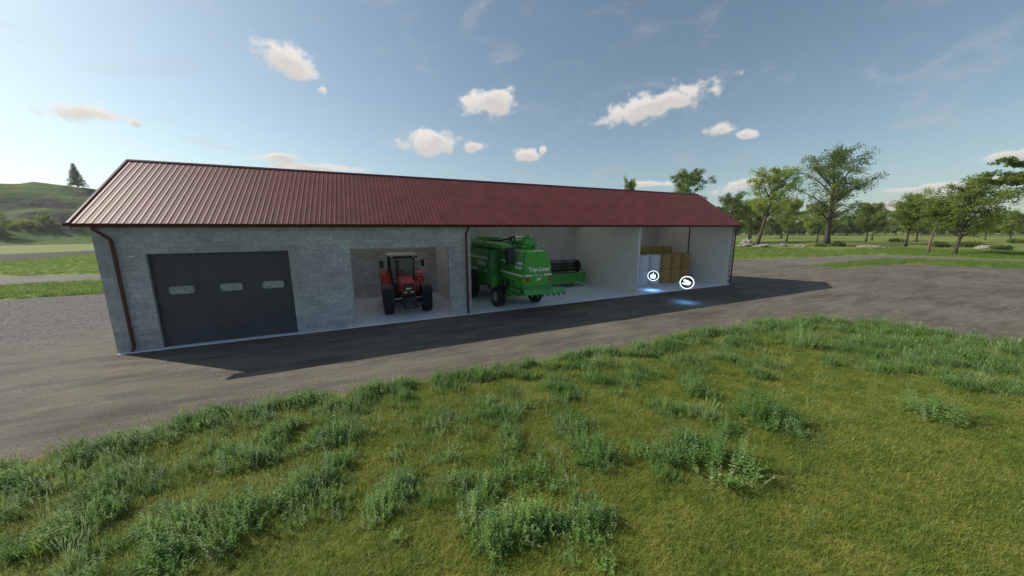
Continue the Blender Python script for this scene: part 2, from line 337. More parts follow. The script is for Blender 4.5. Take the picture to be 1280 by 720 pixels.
# ------------------------------------------------------------------ ground
def jag(poly, step, amp, seed):
    out = []; n = len(poly)
    for i in range(n):
        a = Vector((*poly[i], 0)); b = Vector((*poly[(i+1) % n], 0)); k = max(1, int((b-a).length/step))
        for j in range(k):
            p = a.lerp(b, j/k); q = noise.noise_vector(Vector((p.x*.7, p.y*.7, seed)))*amp + noise.noise_vector(Vector((p.x*.15, p.y*.15, seed+9)))*amp*1.5
            out.append((p.x+q.x, p.y+q.y))
    return out
def sheet(name, poly, z, m, step=.8, amp=.25, seed=0):
    me = bpy.data.meshes.new(name); pts = jag(poly, step, amp, seed)
    bm = bmesh.new(); vs = [bm.verts.new((x, y, z)) for x, y in pts]; f = bm.faces.new(vs)
    if f.normal.z < 0: bmesh.ops.reverse_faces(bm, faces=[f])
    f.normal_update()
    bmesh.ops.triangulate(bm, faces=bm.faces[:]); bm.normal_update()
    for f in bm.faces:
        if f.normal.z < 0: f.normal_flip()
    bm.to_mesh(me); bm.free(); me.materials.append(m)
    o = bpy.data.objects.new(name, me); COL.objects.link(o); o['kind'] = 'structure'
    return o
M_meadow = ground_mat('meadow_turf', [((.125, .185, .032), (.195, .225, .046)), ((.24, .225, .06), .6), ((.06, .105, .022), .5)],
                      [(.05, .35, .65, 0), (.35, .45, .7, 0), (3, .4, .7, 0)], bump=.8, bs=6)
M_lawn = ground_mat('lawn_turf', [((.10, .14, .022), (.175, .18, .04)), ((.09, .14, .025), .6)], [(1.2, .35, .65, 0), (14, .4, .7, 0)], bump=1, bs=40)
M_yard = ground_mat('compacted_dirt', [((.112, .099, .079), (.170, .149, .117)), ((.088, .082, .071), .8), ((.24, .208, .158), .75), ((.048, .042, .034), .75), ((.24, .215, .17), .55), ((.055, .050, .042), .45)],
                    [(.16, .38, .62, 0), (.9, .45, .65, 1), (2.6, .5, .72, 1), (14, .5, .75, 0), (38, .55, .72, 0), (.45, .5, .66, 1)], bump=1, bs=22, stretch=(.35, 1.5, 1),
                    mask=(-3.0, (.06, .054, .052), (.17, .155, .148)))
M_track = ground_mat('gravel_track', [((.12, .105, .09), (.19, .17, .15)), ((.09, .11, .04), .5)], [(.6, .35, .65, 0), (.25, .5, .7, 0)], bump=.6, bs=10)
M_soil = ground_mat('ploughed_soil', [((.018, .013, .009), (.034, .025, .016))], [(.8, .35, .65, 0)], bump=1, bs=3)

YE = [(-60, -7.6), (-10, -7.6), (1, -7.5), (5, -6.7), (11.7, -7.2), (18.5, -7.5), (25, -7.7), (27.8, -8.5), (29.6, -10.6), (30.0, -14), (30.2, -60)]
g = MB(); S = 5000; g.add([(-S, -S, -.03), (S, -S, -.03), (S, S, -.03), (-S, S, -.03)], [(0, 1, 2, 3)]).build('ground', M_meadow, fixn=False)['kind'] = 'structure'
sheet('farmyard', YE+[(78, -60), (74, -20), (72.5, -7.5), (69.2, .3), (56.2, 1.4), (58, 4), (61, 13.5), (45, 17), (36, 20), (0, 19), (-9, 17.8), (-14.4, 17.9), (-60, 19.5)], 0, M_yard, .6, .16, 1)
sheet('lawn', YE[::-1]+[(-60, -60)], .012, M_lawn, .6, .16, 1)
sheet('dirt_track', [(56, 5.4), (79, 4.8), (86.5, -5), (91, -60), (93, -60), (89.5, -4), (88, 7), (80, 10), (61, 13.2), (57, 13)], -.008, M_track, 1.2, .5, 5)
sheet('gravel_road', [(-90, 24), (-21, 28.2), (-15, 29), (10, 31), (10, 38), (-19, 36.2), (-27.4, 38.2), (-90, 52)], -.012, M_track, 1.5, .5, 7)
sheet('ploughed_field', [(-47, 40), (-49, 71.5), (-49.6, 93.5), (-50, 150), (-64, 150), (-65.6, 124), (-72.5, 107.4), (-96, 60)], -.008, M_soil, 3, .4, 8)

# hills
def smooth(a, b, x):
    t = min(1, max(0, (x-a)/(b-a))); return t*t*(3-2*t)
hn, ht = Vector((-.515, .857)), Vector((.857, .515))
def hill_h(x, y):
    d = Vector((x-8.5, y+16)); q, s = d.dot(hn), d.dot(ht)
    pr = 1-smooth(45, 260, s)*.9-.25*smooth(-60, -330, s)
    h = 38.5*smooth(285, 425, q)*(1-smooth(470, 720, q))*pr
    e = min(1, h/14)
    h += e*(8*noise.noise(Vector((x*.018, y*.018, 3)))+8*abs(noise.noise(Vector((x*.03, y*.03, 7))))+3.5*abs(noise.noise(Vector((x*.08, y*.08, 1))))-2)
    return h-.4
M_hill = bpy.data.materials.new('rocky_hill'); M_hill.use_nodes = True
def hillmat(m, grass1, grass2, rock1, rock2, lo, hi, ns):
    t = m.node_tree; P = t.nodes['Principled BSDF']; P.inputs['Roughness'].default_value = .95; P.inputs['Specular IOR Level'].default_value = .1
    g = t.nodes.new('ShaderNodeNewGeometry')
    def nz_(s, d=7):
        n = t.nodes.new('ShaderNodeTexNoise'); n.inputs['Scale'].default_value = s; n.inputs['Detail'].default_value = d; n.inputs['Roughness'].default_value = .6; t.links.new(g.outputs['Position'], n.inputs['Vector']); return n.outputs[0]
    def mixn(fac, a, b):
        mx = t.nodes.new('ShaderNodeMixRGB'); t.links.new(fac, mx.inputs[0])
        for i, c in ((1, a), (2, b)):
            if isinstance(c, tuple): mx.inputs[i].default_value = (*c, 1)
            else: t.links.new(c, mx.inputs[i])
        return mx.outputs[0]
    def rng(v, a, b):
        mr = t.nodes.new('ShaderNodeMapRange'); mr.inputs['From Min'].default_value = a; mr.inputs['From Max'].default_value = b; t.links.new(v, mr.inputs[0]); return mr.outputs[0]
    gr = mixn(rng(nz_(ns*2), .35, .65), grass1, grass2); rk = mixn(rng(nz_(ns*9), .35, .65), rock1, rock2)
    s = t.nodes.new('ShaderNodeSeparateXYZ'); t.links.new(g.outputs['Normal'], s.inputs[0])
    a = t.nodes.new('ShaderNodeMath'); a.operation = 'MULTIPLY_ADD'; a.inputs[1].default_value = -.55; t.links.new(nz_(ns), a.inputs[0]); t.links.new(s.outputs[2], a.inputs[2])
    fac = rng(a.outputs[0], hi, lo)
    t.links.new(mixn(fac, gr, rk), P.inputs['Base Color'])
    b = t.nodes.new('ShaderNodeBump'); b.inputs['Strength'].default_value = .9; b.inputs['Distance'].default_value = 2; t.links.new(nz_(ns*5), b.inputs['Height']); t.links.new(b.outputs[0], P.inputs['Normal'])
hillmat(M_hill, (.035, .078, .014), (.105, .165, .032), (.03, .029, .030), (.11, .105, .10), .53, .63, .03)
M_mount = bpy.data.materials.new('far_mountain'); M_mount.use_nodes = True
hillmat(M_mount, (.05, .07, .03), (.10, .11, .06), (.22, .21, .2), (.6, .56, .52), .62, .76, .006)
def grid(name, x0, x1, y0, y1, nx, ny, fn, m):
    v = [(x0+(x1-x0)*i/nx, y0+(y1-y0)*j/ny) for j in range(ny+1) for i in range(nx+1)]
    v = [(x, y, fn(x, y)) for x, y in v]
    f = [(j*(nx+1)+i, j*(nx+1)+i+1, (j+1)*(nx+1)+i+1, (j+1)*(nx+1)+i) for j in range(ny) for i in range(nx)]
    o = MB().add(v, f).build(name, m, smooth=True, fixn=False); o['kind'] = 'structure'; return o
grid('hill', -620, 160, 120, 760, 150, 125, hill_h, M_hill)
def mount_h(x, y):
    # long low range about 1.3 km off towards the right
    az = math.degrees(math.atan2(x-8.5, y+16)); rr = math.hypot(x-8.5, y+16)
    e = smooth(1050, 1400, rr)*(1-smooth(1700, 2100, rr))
    pk = 78*math.exp(-((az-77.0)/3.0)**2)+58*math.exp(-((az-73)/2.6)**2)+46*math.exp(-((az-85)/4.5)**2)+20*math.exp(-((az-60)/12)**2)
    return e*(pk*(1+.28*noise.noise(Vector((x*.006, y*.006, 0))))+22*noise.noise(Vector((x*.012, y*.012, 4)))+9*noise.noise(Vector((x*.035, y*.035, 4))))-3
grid('mountain', 700, 2200, -300, 1300, 150, 160, mount_h, M_mount)

# ------------------------------------------------------------------ building
LX, DY, HE, HR, OY, OX = 34.93, 7.3, 4.665, 7.40, .245, .353
T = .24
shed = empty('farm_shed', (0, 0, 0), 0, 'long grey block machinery shed with dark red ribbed roof, garage door and open bays', 'barn')
slope = (HR-HE)/(DY/2+OY)
ztop = HE+slope*OY-.07
def part(mb, name, m, parent=shed, **k): return mb.build(name, m, parent, **k)
# long walls (front with the door and tractor openings cut out)
DX0, DX1, DH = 1.24, 5.57, 3.58
TX0, TX1, TH = 7.86, 12.3, 3.58
b = MB()
for x0, x1, z0, z1 in ((0, DX0, 0, ztop), (DX0, DX1, DH, ztop), (DX1, TX0, 0, ztop), (TX0, TX1, TH, ztop), (TX1, 13.43, 0, ztop)):
    b.bb(x0, x1, 0, T, z0, z1)
part(b, 'block_wall', M_block_x)
b = MB().bb(0, LX, DY-T, DY, 0, ztop); part(b, 'block_wall', M_block_x)
def gable(x0, x1, name, m):
    part(MB().prism([(T+.002, 0), (DY-T-.002, 0), (DY-T-.002, ztop+slope*(T)-.01), (DY/2, HR-.09), (T+.002, ztop+slope*T-.01)], x0, x1, 'YZ'), name, m)
gable(0, T, 'gable_wall', M_block_y)
gable(LX-T, LX, 'gable_wall', M_block_y)
part(MB().bb(LX-T, LX, 0, T, 0, ztop), 'corner_pier', M_block_y)
part(MB().bb(LX-T-.012, LX-T-.002, .0, 3.62, .021, ztop), 'plaster_lining', M_plaster)
part(MB().bb(LX-T-.010, LX-T-.002, 3.70, DY-T-.01, .021, ztop), 'plaster_lining', M_plaster)
part(MB().bb(LX-T-.06, LX-T-.003, 3.62, 3.70, .021, ztop+.4), 'seam_shadow_strip', M_frame)  # dark strip standing in for the shadow line at the wall seam
# partitions
for x0, x1 in ((13.05, 13.43-.003), (6.9, 7.1)):
    part(MB().bb(x0, x1, T+.002, DY-T-.002, 0, ztop+.1), 'partition_wall', M_plaster)
part(MB().bb(24.98, 25.16, .01, DY-T-.002, 0, ztop+.1), 'partition_wall', M_plaster)
part(MB().bb(24.975, 25.165, -.002, .012, 0, ztop-.05), 'edge_trim', M_inner)
part(MB().bb(7.11, 13.04, DY-T-.014, DY-T-.002, .021, ztop+.05), 'back_lining', M_block_in)
part(MB().bb(7.101, 7.11, T+.003, DY-T-.02, .021, ztop+.05), 'plaster_lining', M_plain)  # unseen pale lining, added to brighten the bay
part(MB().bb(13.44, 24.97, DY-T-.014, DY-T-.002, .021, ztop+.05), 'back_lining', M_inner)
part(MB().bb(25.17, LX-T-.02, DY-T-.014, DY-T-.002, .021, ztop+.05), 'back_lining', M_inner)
part(MB().bb(.02, LX-.02, -.12, DY-.02, -.02, .02), 'floor_slab', M_slab, bevel=.01)
# timber wall plate that carries the roof across the open bays
part(MB().bb(13.44, LX-T-.01, .04, .20, ztop-.10, ztop), 'roof_beam', M_frame)
# roof: ribbed sheets
def roof_side(sgn):
    b = MB(); y0 = -OY if sgn > 0 else DY+OY; yr = DY/2
    pitch_ = .19; n = int((LX+2*OX)/pitch_); pw = (LX+2*OX)/n
    prof = []
    for i in range(n):
        x = -OX+i*pw
        prof += [(x, 0), (x+pw*.60, .002), (x+pw*.70, .008), (x+pw*.88, .008)]
    prof.append((-OX+n*pw, 0))
    K = 9; vs = []
    ln = math.hypot(yr+OY, HR-HE)
    for k in range(K+1):
        f = k/K; y = y0+(yr-y0)*f; z = HE+(HR-HE)*f
        for x, h in prof: vs.append((x, y, z+h))
        if 0 < k < K:
            f2 = (k+.004)/K
            for x, h in prof: vs.append((x, y0+(yr-y0)*f2, HE+(HR-HE)*f2+h-.007*0))
    rows = len(vs)//len(prof); m_ = len(prof)
    fs = [(r*m_+i, r*m_+i+1, (r+1)*m_+i+1, (r+1)*m_+i) for r in range(rows-1) for i in range(m_-1)]
    b.add(vs, fs)
    return b
LIGHTS = [(7.9, 8.9), (9.7, 10.7), (11.5, 12.5), (14.6, 15.6), (17.3, 18.3), (20.0, 21.0), (22.8, 23.8), (26.3, 27.3), (29.0, 30.0), (31.8, 32.8)]
LY0, LY1 = 4.35, 6.75           # unseen translucent sheets, added to the rear slope to brighten the bays
def zr(y): return HE+slope*(OY+y) if y < DY/2 else HR-slope*(y-DY/2)
for s in (1, -1):
    b = roof_side(s)
    if s < 0:
        keep = []
        for f in b.f:
            cx = sum(b.v[i][0] for i in f)/len(f); cy = sum(b.v[i][1] for i in f)/len(f)
            if not (LY0 < cy < LY1 and any(a-.02 < cx < c+.02 for a, c in LIGHTS)): keep.append(f)
        b.f = keep
    o = part(b, 'roof_sheeting', M_roof, fixn=False)
    sm = o.modifiers.new('thickness', 'SOLIDIFY'); sm.thickness = .012; sm.offset = -1 if s > 0 else 1
def under(x0, x1, ya, yb):
    part(MB().prism([(ya, zr(ya)-.045), (yb, zr(yb)-.045), (yb, zr(yb)-.025), (ya, zr(ya)-.025)], x0, x1, 'YZ'), 'roof_underlay', M_under)
under(-OX+.02, LX+OX-.02, -OY+.02, DY/2)
under(-OX+.02, LX+OX-.02, DY/2+.001, LY0-.35); under(-OX+.02, LX+OX-.02, LY1+.35, DY+OY-.02)
xs_ = [-OX+.02]+[q for a in LIGHTS for q in a]+[LX+OX-.02]
for i_ in range(0, len(xs_), 2): under(xs_[i_], xs_[i_+1], LY0-.349, LY1+.349)
M_grp = bpy.data.materials.new('translucent_sheet'); M_grp.use_nodes = True
_t = M_grp.node_tree; _t.nodes.remove(_t.nodes['Principled BSDF']); _b = _t.nodes.new('ShaderNodeBsdfTranslucent')
_n = _t.nodes.new('ShaderNodeTexNoise'); _n.inputs['Scale'].default_value = 3; _r = _t.nodes.new('ShaderNodeMixRGB'); _r.inputs[1].default_value = (.62, .63, .66, 1); _r.inputs[2].default_value = (.74, .75, .78, 1)
_t.links.new(_n.outputs[0], _r.inputs[0]); _t.links.new(_r.outputs[0], _b.inputs[0]); _t.links.new(_b.outputs[0], _t.nodes['Material Output'].inputs['Surface'])
for a, c in LIGHTS:
    ya, yb = LY0-.34, LY1+.34
    MB().add([(a-.01, ya, zr(ya)-.016), (c+.01, ya, zr(ya)-.016), (c+.01, yb, zr(yb)-.016), (a-.01, yb, zr(yb)-.016)], [(0, 1, 2, 3)]).build('added_rooflight', M_grp, shed)
# ridge cap
part(MB().prism([(DY/2-.09, HR-.042), (DY/2-.09, HR-.028), (DY/2, HR+.042), (DY/2+.09, HR-.028), (DY/2+.09, HR-.042), (DY/2, HR+.028)], -OX-.01, LX+OX+.01, 'YZ'), 'ridge_cap', M_trim)
# verge trims along the gables
for x0, x1 in ((-OX-.045, -OX+.02), (LX+OX-.02, LX+OX+.045)):
    for s in (1, -1):
        ya, yb = (-OY, DY/2) if s > 0 else (DY+OY, DY/2)
        part(MB().prism([(ya, HE-.09), (yb, HR-.09), (yb, HR+.028), (ya, HE+.028)], x0, x1, 'YZ'), 'verge_trim', M_trim)
# gutters (half round) and fascia
def gutter(yc, sg):
    b = MB(); r = .085; pr = []
    for k in range(9):
        a = math.pi+math.pi*k/8; pr.append((yc+r*math.cos(a), HE-.012+r*math.sin(a)))
    for k in range(8, -1, -1):
        a = math.pi+math.pi*k/8; pr.append((yc+(r-.012)*math.cos(a), HE-.012+(r-.012)*math.sin(a)))
    b.prism(pr, -OX-.05, LX+OX+.05, 'YZ')
    part(b, 'gutter', M_trim, smooth=True)
gutter(-OY-.06, 1); gutter(DY+OY+.06, -1)
part(MB().bb(-OX, LX+OX, -OY+.03, -OY+.055, HE-.13, HE-.02), 'fascia_board', M_trim)
part(MB().bb(-OX, LX+OX, DY+OY-.055, DY+OY-.03, HE-.13, HE-.02), 'fascia_board', M_trim)
# soffit closing the eaves over the block wall
part(MB().bb(-OX+.02, 13.43, -OY+.06, -.004, HE-.10, HE-.085), 'soffit_board', M_block_x)
def downpipe(x, y=-.10, dx=-.30, zj=.50):
    o = part(MB().tube([(x+dx, -OY-.06, HE-.08), (x+dx, -OY-.06, HE-.16), (x+dx*.12, y-.02, HE-zj), (x, y, HE-zj-.12), (x, y, .28), (x, y-.01, .20), (x-.02, y-.10, .10)], .052, 12), 'downpipe', M_trim, smooth=True)
    for z in (.9, 2.2, 3.5):
        part(MB().lathe([(.052, -.02), (.06, -.02), (.06, .02), (.052, .02)], (x, y, z), 'Z', 16).bb(x-.012, x+.012, y, -.001, z-.012, z+.012), 'pipe_clip', M_trim, o)
    return o
downpipe(.50); downpipe(13.20, dx=.10, zj=.42)
part(MB().tube([(LX+.12, -OY-.06, HE-.08), (LX+.12, -OY-.06, HE-.2), (LX+.09, -.04, HE-.5), (LX+.09, -.04, .25), (LX+.09, -.10, .1)], .052, 12), 'downpipe', M_trim, smooth=True)
# sectional door
dr = part(MB().bb(DX0+.05, DX1-.05, .15, .20, .06, DH-.03), 'garage_door', M_door)
dr.data = dr.data.copy()
# rebuild with window openings
wins = [(1.76+.02, 2.58), (3.15, 3.94), (4.58, 5.26)]
WZ0, WZ1 = 2.02, 2.36
wins = [(DX0+.36, DX0+1.14), (DX0+1.87, DX0+2.64), (DX0+3.25, DX0+4.03)]
b = MB(); xs = [DX0+.05]+[v for a in wins for v in a]+[DX1-.05]
b.bb(xs[0], xs[-1], .15, .20, .06, WZ0); b.bb(xs[0], xs[-1], .15, .20, WZ1, DH-.03)
for i in range(0, 8, 2): b.bb(xs[i], xs[i+1], .15, .20, WZ0, WZ1)
for k in range(1, 7):                                        # panel joints: thin ribs
    z = .06+k*.5
    if abs(z-2.19) < .3: continue
    b.bb(xs[0], xs[-1], .144, .1495, z-.010, z+.010)
me = bpy.data.meshes.new('garage_door'); me.from_pydata(b.v, [], b.f); me.materials.append(M_door); dr.data = me
def rrect(x0, x1, z0, z1, r, n=5):
    p = []
    for cx_, cz_, a0 in ((x1-r, z1-r, 0), (x0+r, z1-r, 90), (x0+r, z0+r, 180), (x1-r, z0+r, 270)):
        for k in range(n+1):
            a = R(a0+90*k/n); p.append((cx_+r*math.cos(a), cz_+r*math.sin(a)))
    return p
for a, c in wins:
    outer = rrect(a-.03, c+.03, WZ0-.03, WZ1+.03, .02); inner = rrect(a+.015, c-.015, WZ0+.015, WZ1-.015, .09)
    b = MB(); n = len(outer); vs = [(x, .135, z) for x, z in outer]+[(x, .135, z) for x, z in inner]+[(x, .1495, z) for x, z in outer]+[(x, .205, z) for x, z in inner]
    fs = []
    for i in range(n):
        j = (i+1) % n
        fs += [(i, j, j+n, i+n), (i, i+2*n, j+2*n, j), (i+n, j+n, j+3*n, i+3*n)]
    fr = b.add(vs, fs).build('window', M_door, dr)
    MB().prism(inner, .17, .176, 'XZ').build('pane', M_pane, fr)
part(MB().bb(DX0+.001, DX0+.05, .10, .22, .021, DH-.001).bb(DX1-.05, DX1-.001, .10, .22, .021, DH-.001).bb(DX0+.05, DX1-.05, .10, .22, DH-.03, DH-.001), 'door_frame', M_door)
part(MB().bb(DX0+.002, DX1-.002, -.14, .14, .022, .04), 'door_sill', M_slab)

# wall lamps on the front wall
def wall_lamp(x, z, label):
    o = empty('wall_lamp', (x, -.001, z), 0, label, 'lamp', 'white wall lamps on the block wall')
    MB().bb(-.07, .07, -.05, 0, -.04, .04).build('lamp_housing', M_lampw, o, bevel=.012)
    MB().box((0, -.09, .01), (.18, .10, .04), rot=(R(-18), 0, 0)).build('lamp_head', M_lampw, o, bevel=.012)
wall_lamp(.93, 3.5, 'small white wall lamp between the left downpipe and the garage door')
wall_lamp(6.55, 3.62, 'small white wall lamp right of the garage door, before the tractor bay')
wall_lamp(12.72, 3.58, 'small white wall lamp beside the downpipe, right of the tractor bay')

# ------------------------------------------------------------------ wheels
def make_wheel(name, c, r, wd, rim_r, parent, rim_m=M_rim, lugs=22, dish=1, n=40):
    """c = centre; axis X; dish = side (+1/-1) that faces outwards"""
    wh = empty(name, c); wh.parent = parent
    b = MB(); h = wd/2
    b.lathe([(rim_r, -h*.8), (r*.80, -h*.98), (r*.93, -h*.9), (r*.965, -h*.6), (r*.97, 0), (r*.965, h*.6), (r*.93, h*.9), (r*.80, h*.98), (rim_r, h*.8), (rim_r*.96, 0)], (0, 0, 0), 'X', n, closed=True)
    for k in range(lugs):
        for s in (-1, 1):
            a = 2*math.pi*(k+(0.5 if s > 0 else 0))/lugs
            p0 = []; 
            for (x_, da) in ((0.02*s, .30*s*0), (h*.98*s, -.26)):
                for w_ in (-.5, .5):
                    for rr in (r*.95, r*1.0 if abs(x_) < h*.9 else r*.975):
                        aa = a+da+w_*(.95/lugs*2)*.62
                        p0.append((x_, rr*math.cos(aa), rr*math.sin(aa)))
            b.add(p0, [(0, 1, 3, 2), (4, 6, 7, 5), (0, 4, 5, 1), (2, 3, 7, 6), (1, 5, 7, 3), (0, 2, 6, 4)])
    b.build('tyre', M_tyre, wh, smooth=True)
    d = dish*h
    MB().lathe([(0.0, d*.35), (rim_r*.28, d*.35), (rim_r*.32, d*.2), (rim_r*.62, d*.25), (rim_r*.78, d*.55), (rim_r*.9, d*.6), (rim_r*1.0, d*.86), (rim_r*1.03, d*.86), (rim_r*1.0, d*.5), (rim_r*.98, -d*.8), (rim_r*.8, -d*.6), (0, -d*.4)], (0, 0, 0), 'X', n).build('rim', rim_m, wh, smooth=True)
    return wh
def text(s, size, m, parent, loc, rot, name='lettering', ext=.004, bold=.0, sx=1):
    cu = bpy.data.curves.new(name, 'FONT'); cu.body = s; cu.size = size; cu.extrude = ext; cu.offset = bold; cu.align_x = 'CENTER'; cu.align_y = 'CENTER'; cu.resolution_u = 3
    o = bpy.data.objects.new(name, cu); COL.objects.link(o)
    dg = bpy.context.evaluated_depsgraph_get(); me = bpy.data.meshes.new_from_object(o.evaluated_get(dg)); bpy.data.objects.remove(o); bpy.data.curves.remove(cu)
    me.name = name; me.materials.clear(); me.materials.append(m)
    o = bpy.data.objects.new(name, me); COL.objects.link(o); o.parent = parent; o.location = loc; o.rotation_euler = rot; o.scale = (sx, 1, 1)
    return o

# ------------------------------------------------------------------ tractor (faces -Y)
tr = empty('tractor', (10.40, 1.85, .02), 0, 'red farm tractor with silver cab roof parked nose out in the shed bay', 'tractor')
for sx in (-1, 1):
    make_wheel('wheel', (sx*.98, 0, .70), .70, .50, .36, tr, dish=sx, lugs=20)
    make_wheel('wheel', (sx*.93, 2.65, .93), .93, .50, .50, tr, dish=sx, lugs=24)
MB().tube([(-.9, 0, .66), (.9, 0, .66)], .09, 12).box((0, 0, .66), (.5, .34, .34)).build('axle', M_black, tr, bevel=.02)
MB().tube([(-.8, 2.65, .93), (.8, 2.65, .93)], .15, 12).build('axle', M_black, tr, smooth=True)
MB().bb(-.24, .24, -.55, 2.9, .62, 1.02).bb(-.2, .2, -.15, 2.2, .5, .7).build('chassis', M_black, tr, bevel=.03)
# hood: tapering box with sloped nose
b = MB(); hood = [(-.62, 1.06), (-.66, 1.52), (-.58, 1.70), (1.62, 1.90), (1.62, 1.06)]
b.prism(hood, -.36, .36, 'YZ'); o = b.build('hood', M_red, tr, bevel=.05)
MB().add([(-.33, -.56, 1.712), (.33, -.56, 1.712), (.33, 1.60, 1.908), (-.33, 1.60, 1.908), (-.27, -.52, 1.735), (.27, -.52, 1.735), (.27, 1.60, 1.93), (-.27, 1.60, 1.93)],
         [(4, 5, 6, 7), (0, 1, 5, 4), (1, 2, 6, 5), (2, 3, 7, 6), (3, 0, 4, 7), (3, 2, 1, 0)]).build('hood_top', M_lred, tr, bevel=.01)
gr_ = MB().prism(rrect(-.31, .31, 1.10, 1.64, .06), -.70, -.655, 'XZ').build('grille', M_black, tr, bevel=.01)
gb = MB()
for k in range(9): gb.bb(-.27, .27, -.712, -.701, 1.30+k*.034, 1.312+k*.034)
gb.build('grille_bars', M_frame, gr_)
# white emblem: three joined triangles over a bar
e = MB()
for cx_ in (-.085, 0, .085): e.prism([(cx_-.05, 1.395), (cx_+.05, 1.395), (cx_+(.02 if cx_ == 0 else .01), 1.475)], -.722, -.713, 'XZ')
e.bb(-.12, .12, -.722, -.713, 1.362, 1.385); e.build('emblem', M_white, gr_)
for sx in (-1, 1):
    h = MB().prism(rrect(sx*.17-.085, sx*.17+.085, 1.19, 1.255, .02), -.716, -.701, 'XZ').build('headlight', M_lampglass, tr)
    MB().bb(sx*.365-.004, sx*.365+.004, -.3, 1.3, 1.30, 1.42).build('side_vent', M_black, tr)
text('390', .13, M_white, tr, (-.372, .9, 1.58), (R(90), 0, R(-90)), 'model_number') if False else None
# front linkage and weights
MB().bb(-.36, .36, -1.02, -.56, .62, .98).build('front_weight', M_black, tr, bevel=.04)
fl = MB()
for sx in (-1, 1):
    fl.tube([(sx*.25, -.55, .62), (sx*.32, -1.05, .50), (sx*.36, -1.42, .52)], .045, 8)
fl.tube([(-.36, -1.30, .50), (.36, -1.30, .50)], .035, 8); fl.tube([(0, -.9, .9), (0, -1.25, .78)], .03, 8)
fl.build('front_linkage', M_black, tr, smooth=True)
# hydraulic / steering rods on the axle seen bright
for sx in (-1, 1): MB().tube([(sx*.75, -.16, .80), (sx*.25, -.16, .84)], .022, 8).build('steering_rod', M_silver, tr)
# fuel tank, steps
for sx in (-1, 1): MB().bb(min(sx*.62, sx*.28), max(sx*.62, sx*.28), .9, 1.9, .62, 1.1).build('fuel_tank', M_black, tr, bevel=.05)
for sx in (-1, 1):
    s_ = MB()
    for k in range(3): s_.bb(sx*.78-.14, sx*.78+.14, 1.45, 1.65, .42+k*.24, .45+k*.24)
    s_.bb(sx*.63-.012, sx*.63+.012, 1.45, 1.65, .42, 1.1); s_.build('step', M_black, tr)
# fenders following the rear tyres
for sx in (-1, 1):
    b = MB(); x0, x1 = (sx*.66, sx*1.20); x0, x1 = min(x0, x1), max(x0, x1)
    prof = []
    for k in range(11):
        a = R(205-k*17); prof.append((2.65+1.04*math.cos(a), .93+1.10*math.sin(a)))
    inner = [(2.65+(y-2.65)*.955, .93+(z-.93)*.955) for y, z in prof][::-1]
    b.prism(prof+inner, x0, x1, 'YZ')
    fe = b.build('fender', M_red, tr, bevel=.012)
    MB().bb(sx*.93-.10, sx*.93+.10, 1.62, 1.66, 1.55, 1.62).build('indicator_lamp', M_orange, fe)
    # front mudguards above the small tyres
    b = MB(); prof = []
    for k in range(8):
        a = R(150-k*17); prof.append((.80*math.cos(a), .70+.80*math.sin(a)))
    inner = [(y*.965, .70+(z-.70)*.965) for y, z in prof][::-1]
    b.prism(prof+inner, sx*.98-.26, sx*.98+.26, 'YZ'); b.build('mudguard', M_black, tr)
# cab
cb = MB()
C0, C1, CW, CB_, CT = 1.62, 3.05, .74, 1.15, 2.86
for sx in (-1, 1):
    cb.tube([(sx*CW*.80, C0, CB_), (sx*CW*.84, C0+.02, 1.9), (sx*CW*.92, C0+.12, CT)], .035, 8)
    cb.tube([(sx*CW, C0+.72, CB_+.2), (sx*CW*.96, C0+.74, CT)], .03, 8)
    cb.tube([(sx*CW, C1, 1.4), (sx*CW*.92, C1-.08, CT)], .04, 8)
    cb.tube([(sx*CW*.92, C0+.12, CT), (sx*CW*.92, C1-.08, CT)], .035, 8)
cb.tube([(-CW*.92, C0+.12, CT), (CW*.92, C0+.12, CT)], .035, 8); cb.tube([(-CW*.92, C1-.08, CT), (CW*.92, C1-.08, CT)], .035, 8)
cb.bb(-CW, CW, C0, C1, 1.05, 1.2)
cab = cb.build('cab_frame', M_black, tr, smooth=True)
MB().add([(-CW*.78, C0+.01, 1.2), (CW*.78, C0+.01, 1.2), (CW*.88, C0+.12, CT-.04), (-CW*.88, C0+.12, CT-.04)], [(0, 1, 2, 3)]).build('windscreen', M_glass, tr)
MB().add([(-CW*.9, C1, 1.4), (CW*.9, C1, 1.4), (CW*.88, C1-.08, CT-.04), (-CW*.88, C1-.08, CT-.04)], [(0, 1, 2, 3)]).build('rear_window', M_glass, tr)
for sx in (-1, 1):
    MB().add([(sx*CW*.86, C0+.06, 1.25), (sx*CW, C1-.04, 1.35), (sx*CW*.92, C1-.1, CT-.05), (sx*CW*.90, C0+.16, CT-.05)], [(0, 1, 2, 3)]).build('side_window', M_glass, tr)
rf = MB().prism(rrect(-.82, .82, C0-.16, C1+.18, .14), 2.90, 3.07, 'XY').build('cab_roof', M_silver, tr, bevel=.05)
MB().bb(-.84, .84, C0-.20, C0-.12, 2.88, 2.96).build('roof_visor', M_black, rf, bevel=.01)
for sx in (-1, 1):
    for yy in (C0-.2,): MB().bb(sx*.6-.07, sx*.6+.07, yy-.05, yy, 2.90, 2.98).build('work_light', M_lampw, rf, bevel=.01)
seat = MB().bb(-.24, .24, 2.3, 2.8, 1.35, 1.47).bb(-.22, .22, 2.76, 2.88, 1.47, 2.05).build('seat', M_black, tr, bevel=.04)
MB().lathe([(.19, -.012), (.205, 0), (.19, .012), (.175, 0)], (0, 2.0, 1.78), 'Y', 24, closed=True).tube([(0, 2.0, 1.78), (0, 1.85, 1.3)], .025).bb(-.18, .18, 1.995, 2.005, 1.77, 1.79).build('steering_wheel', M_black, tr)
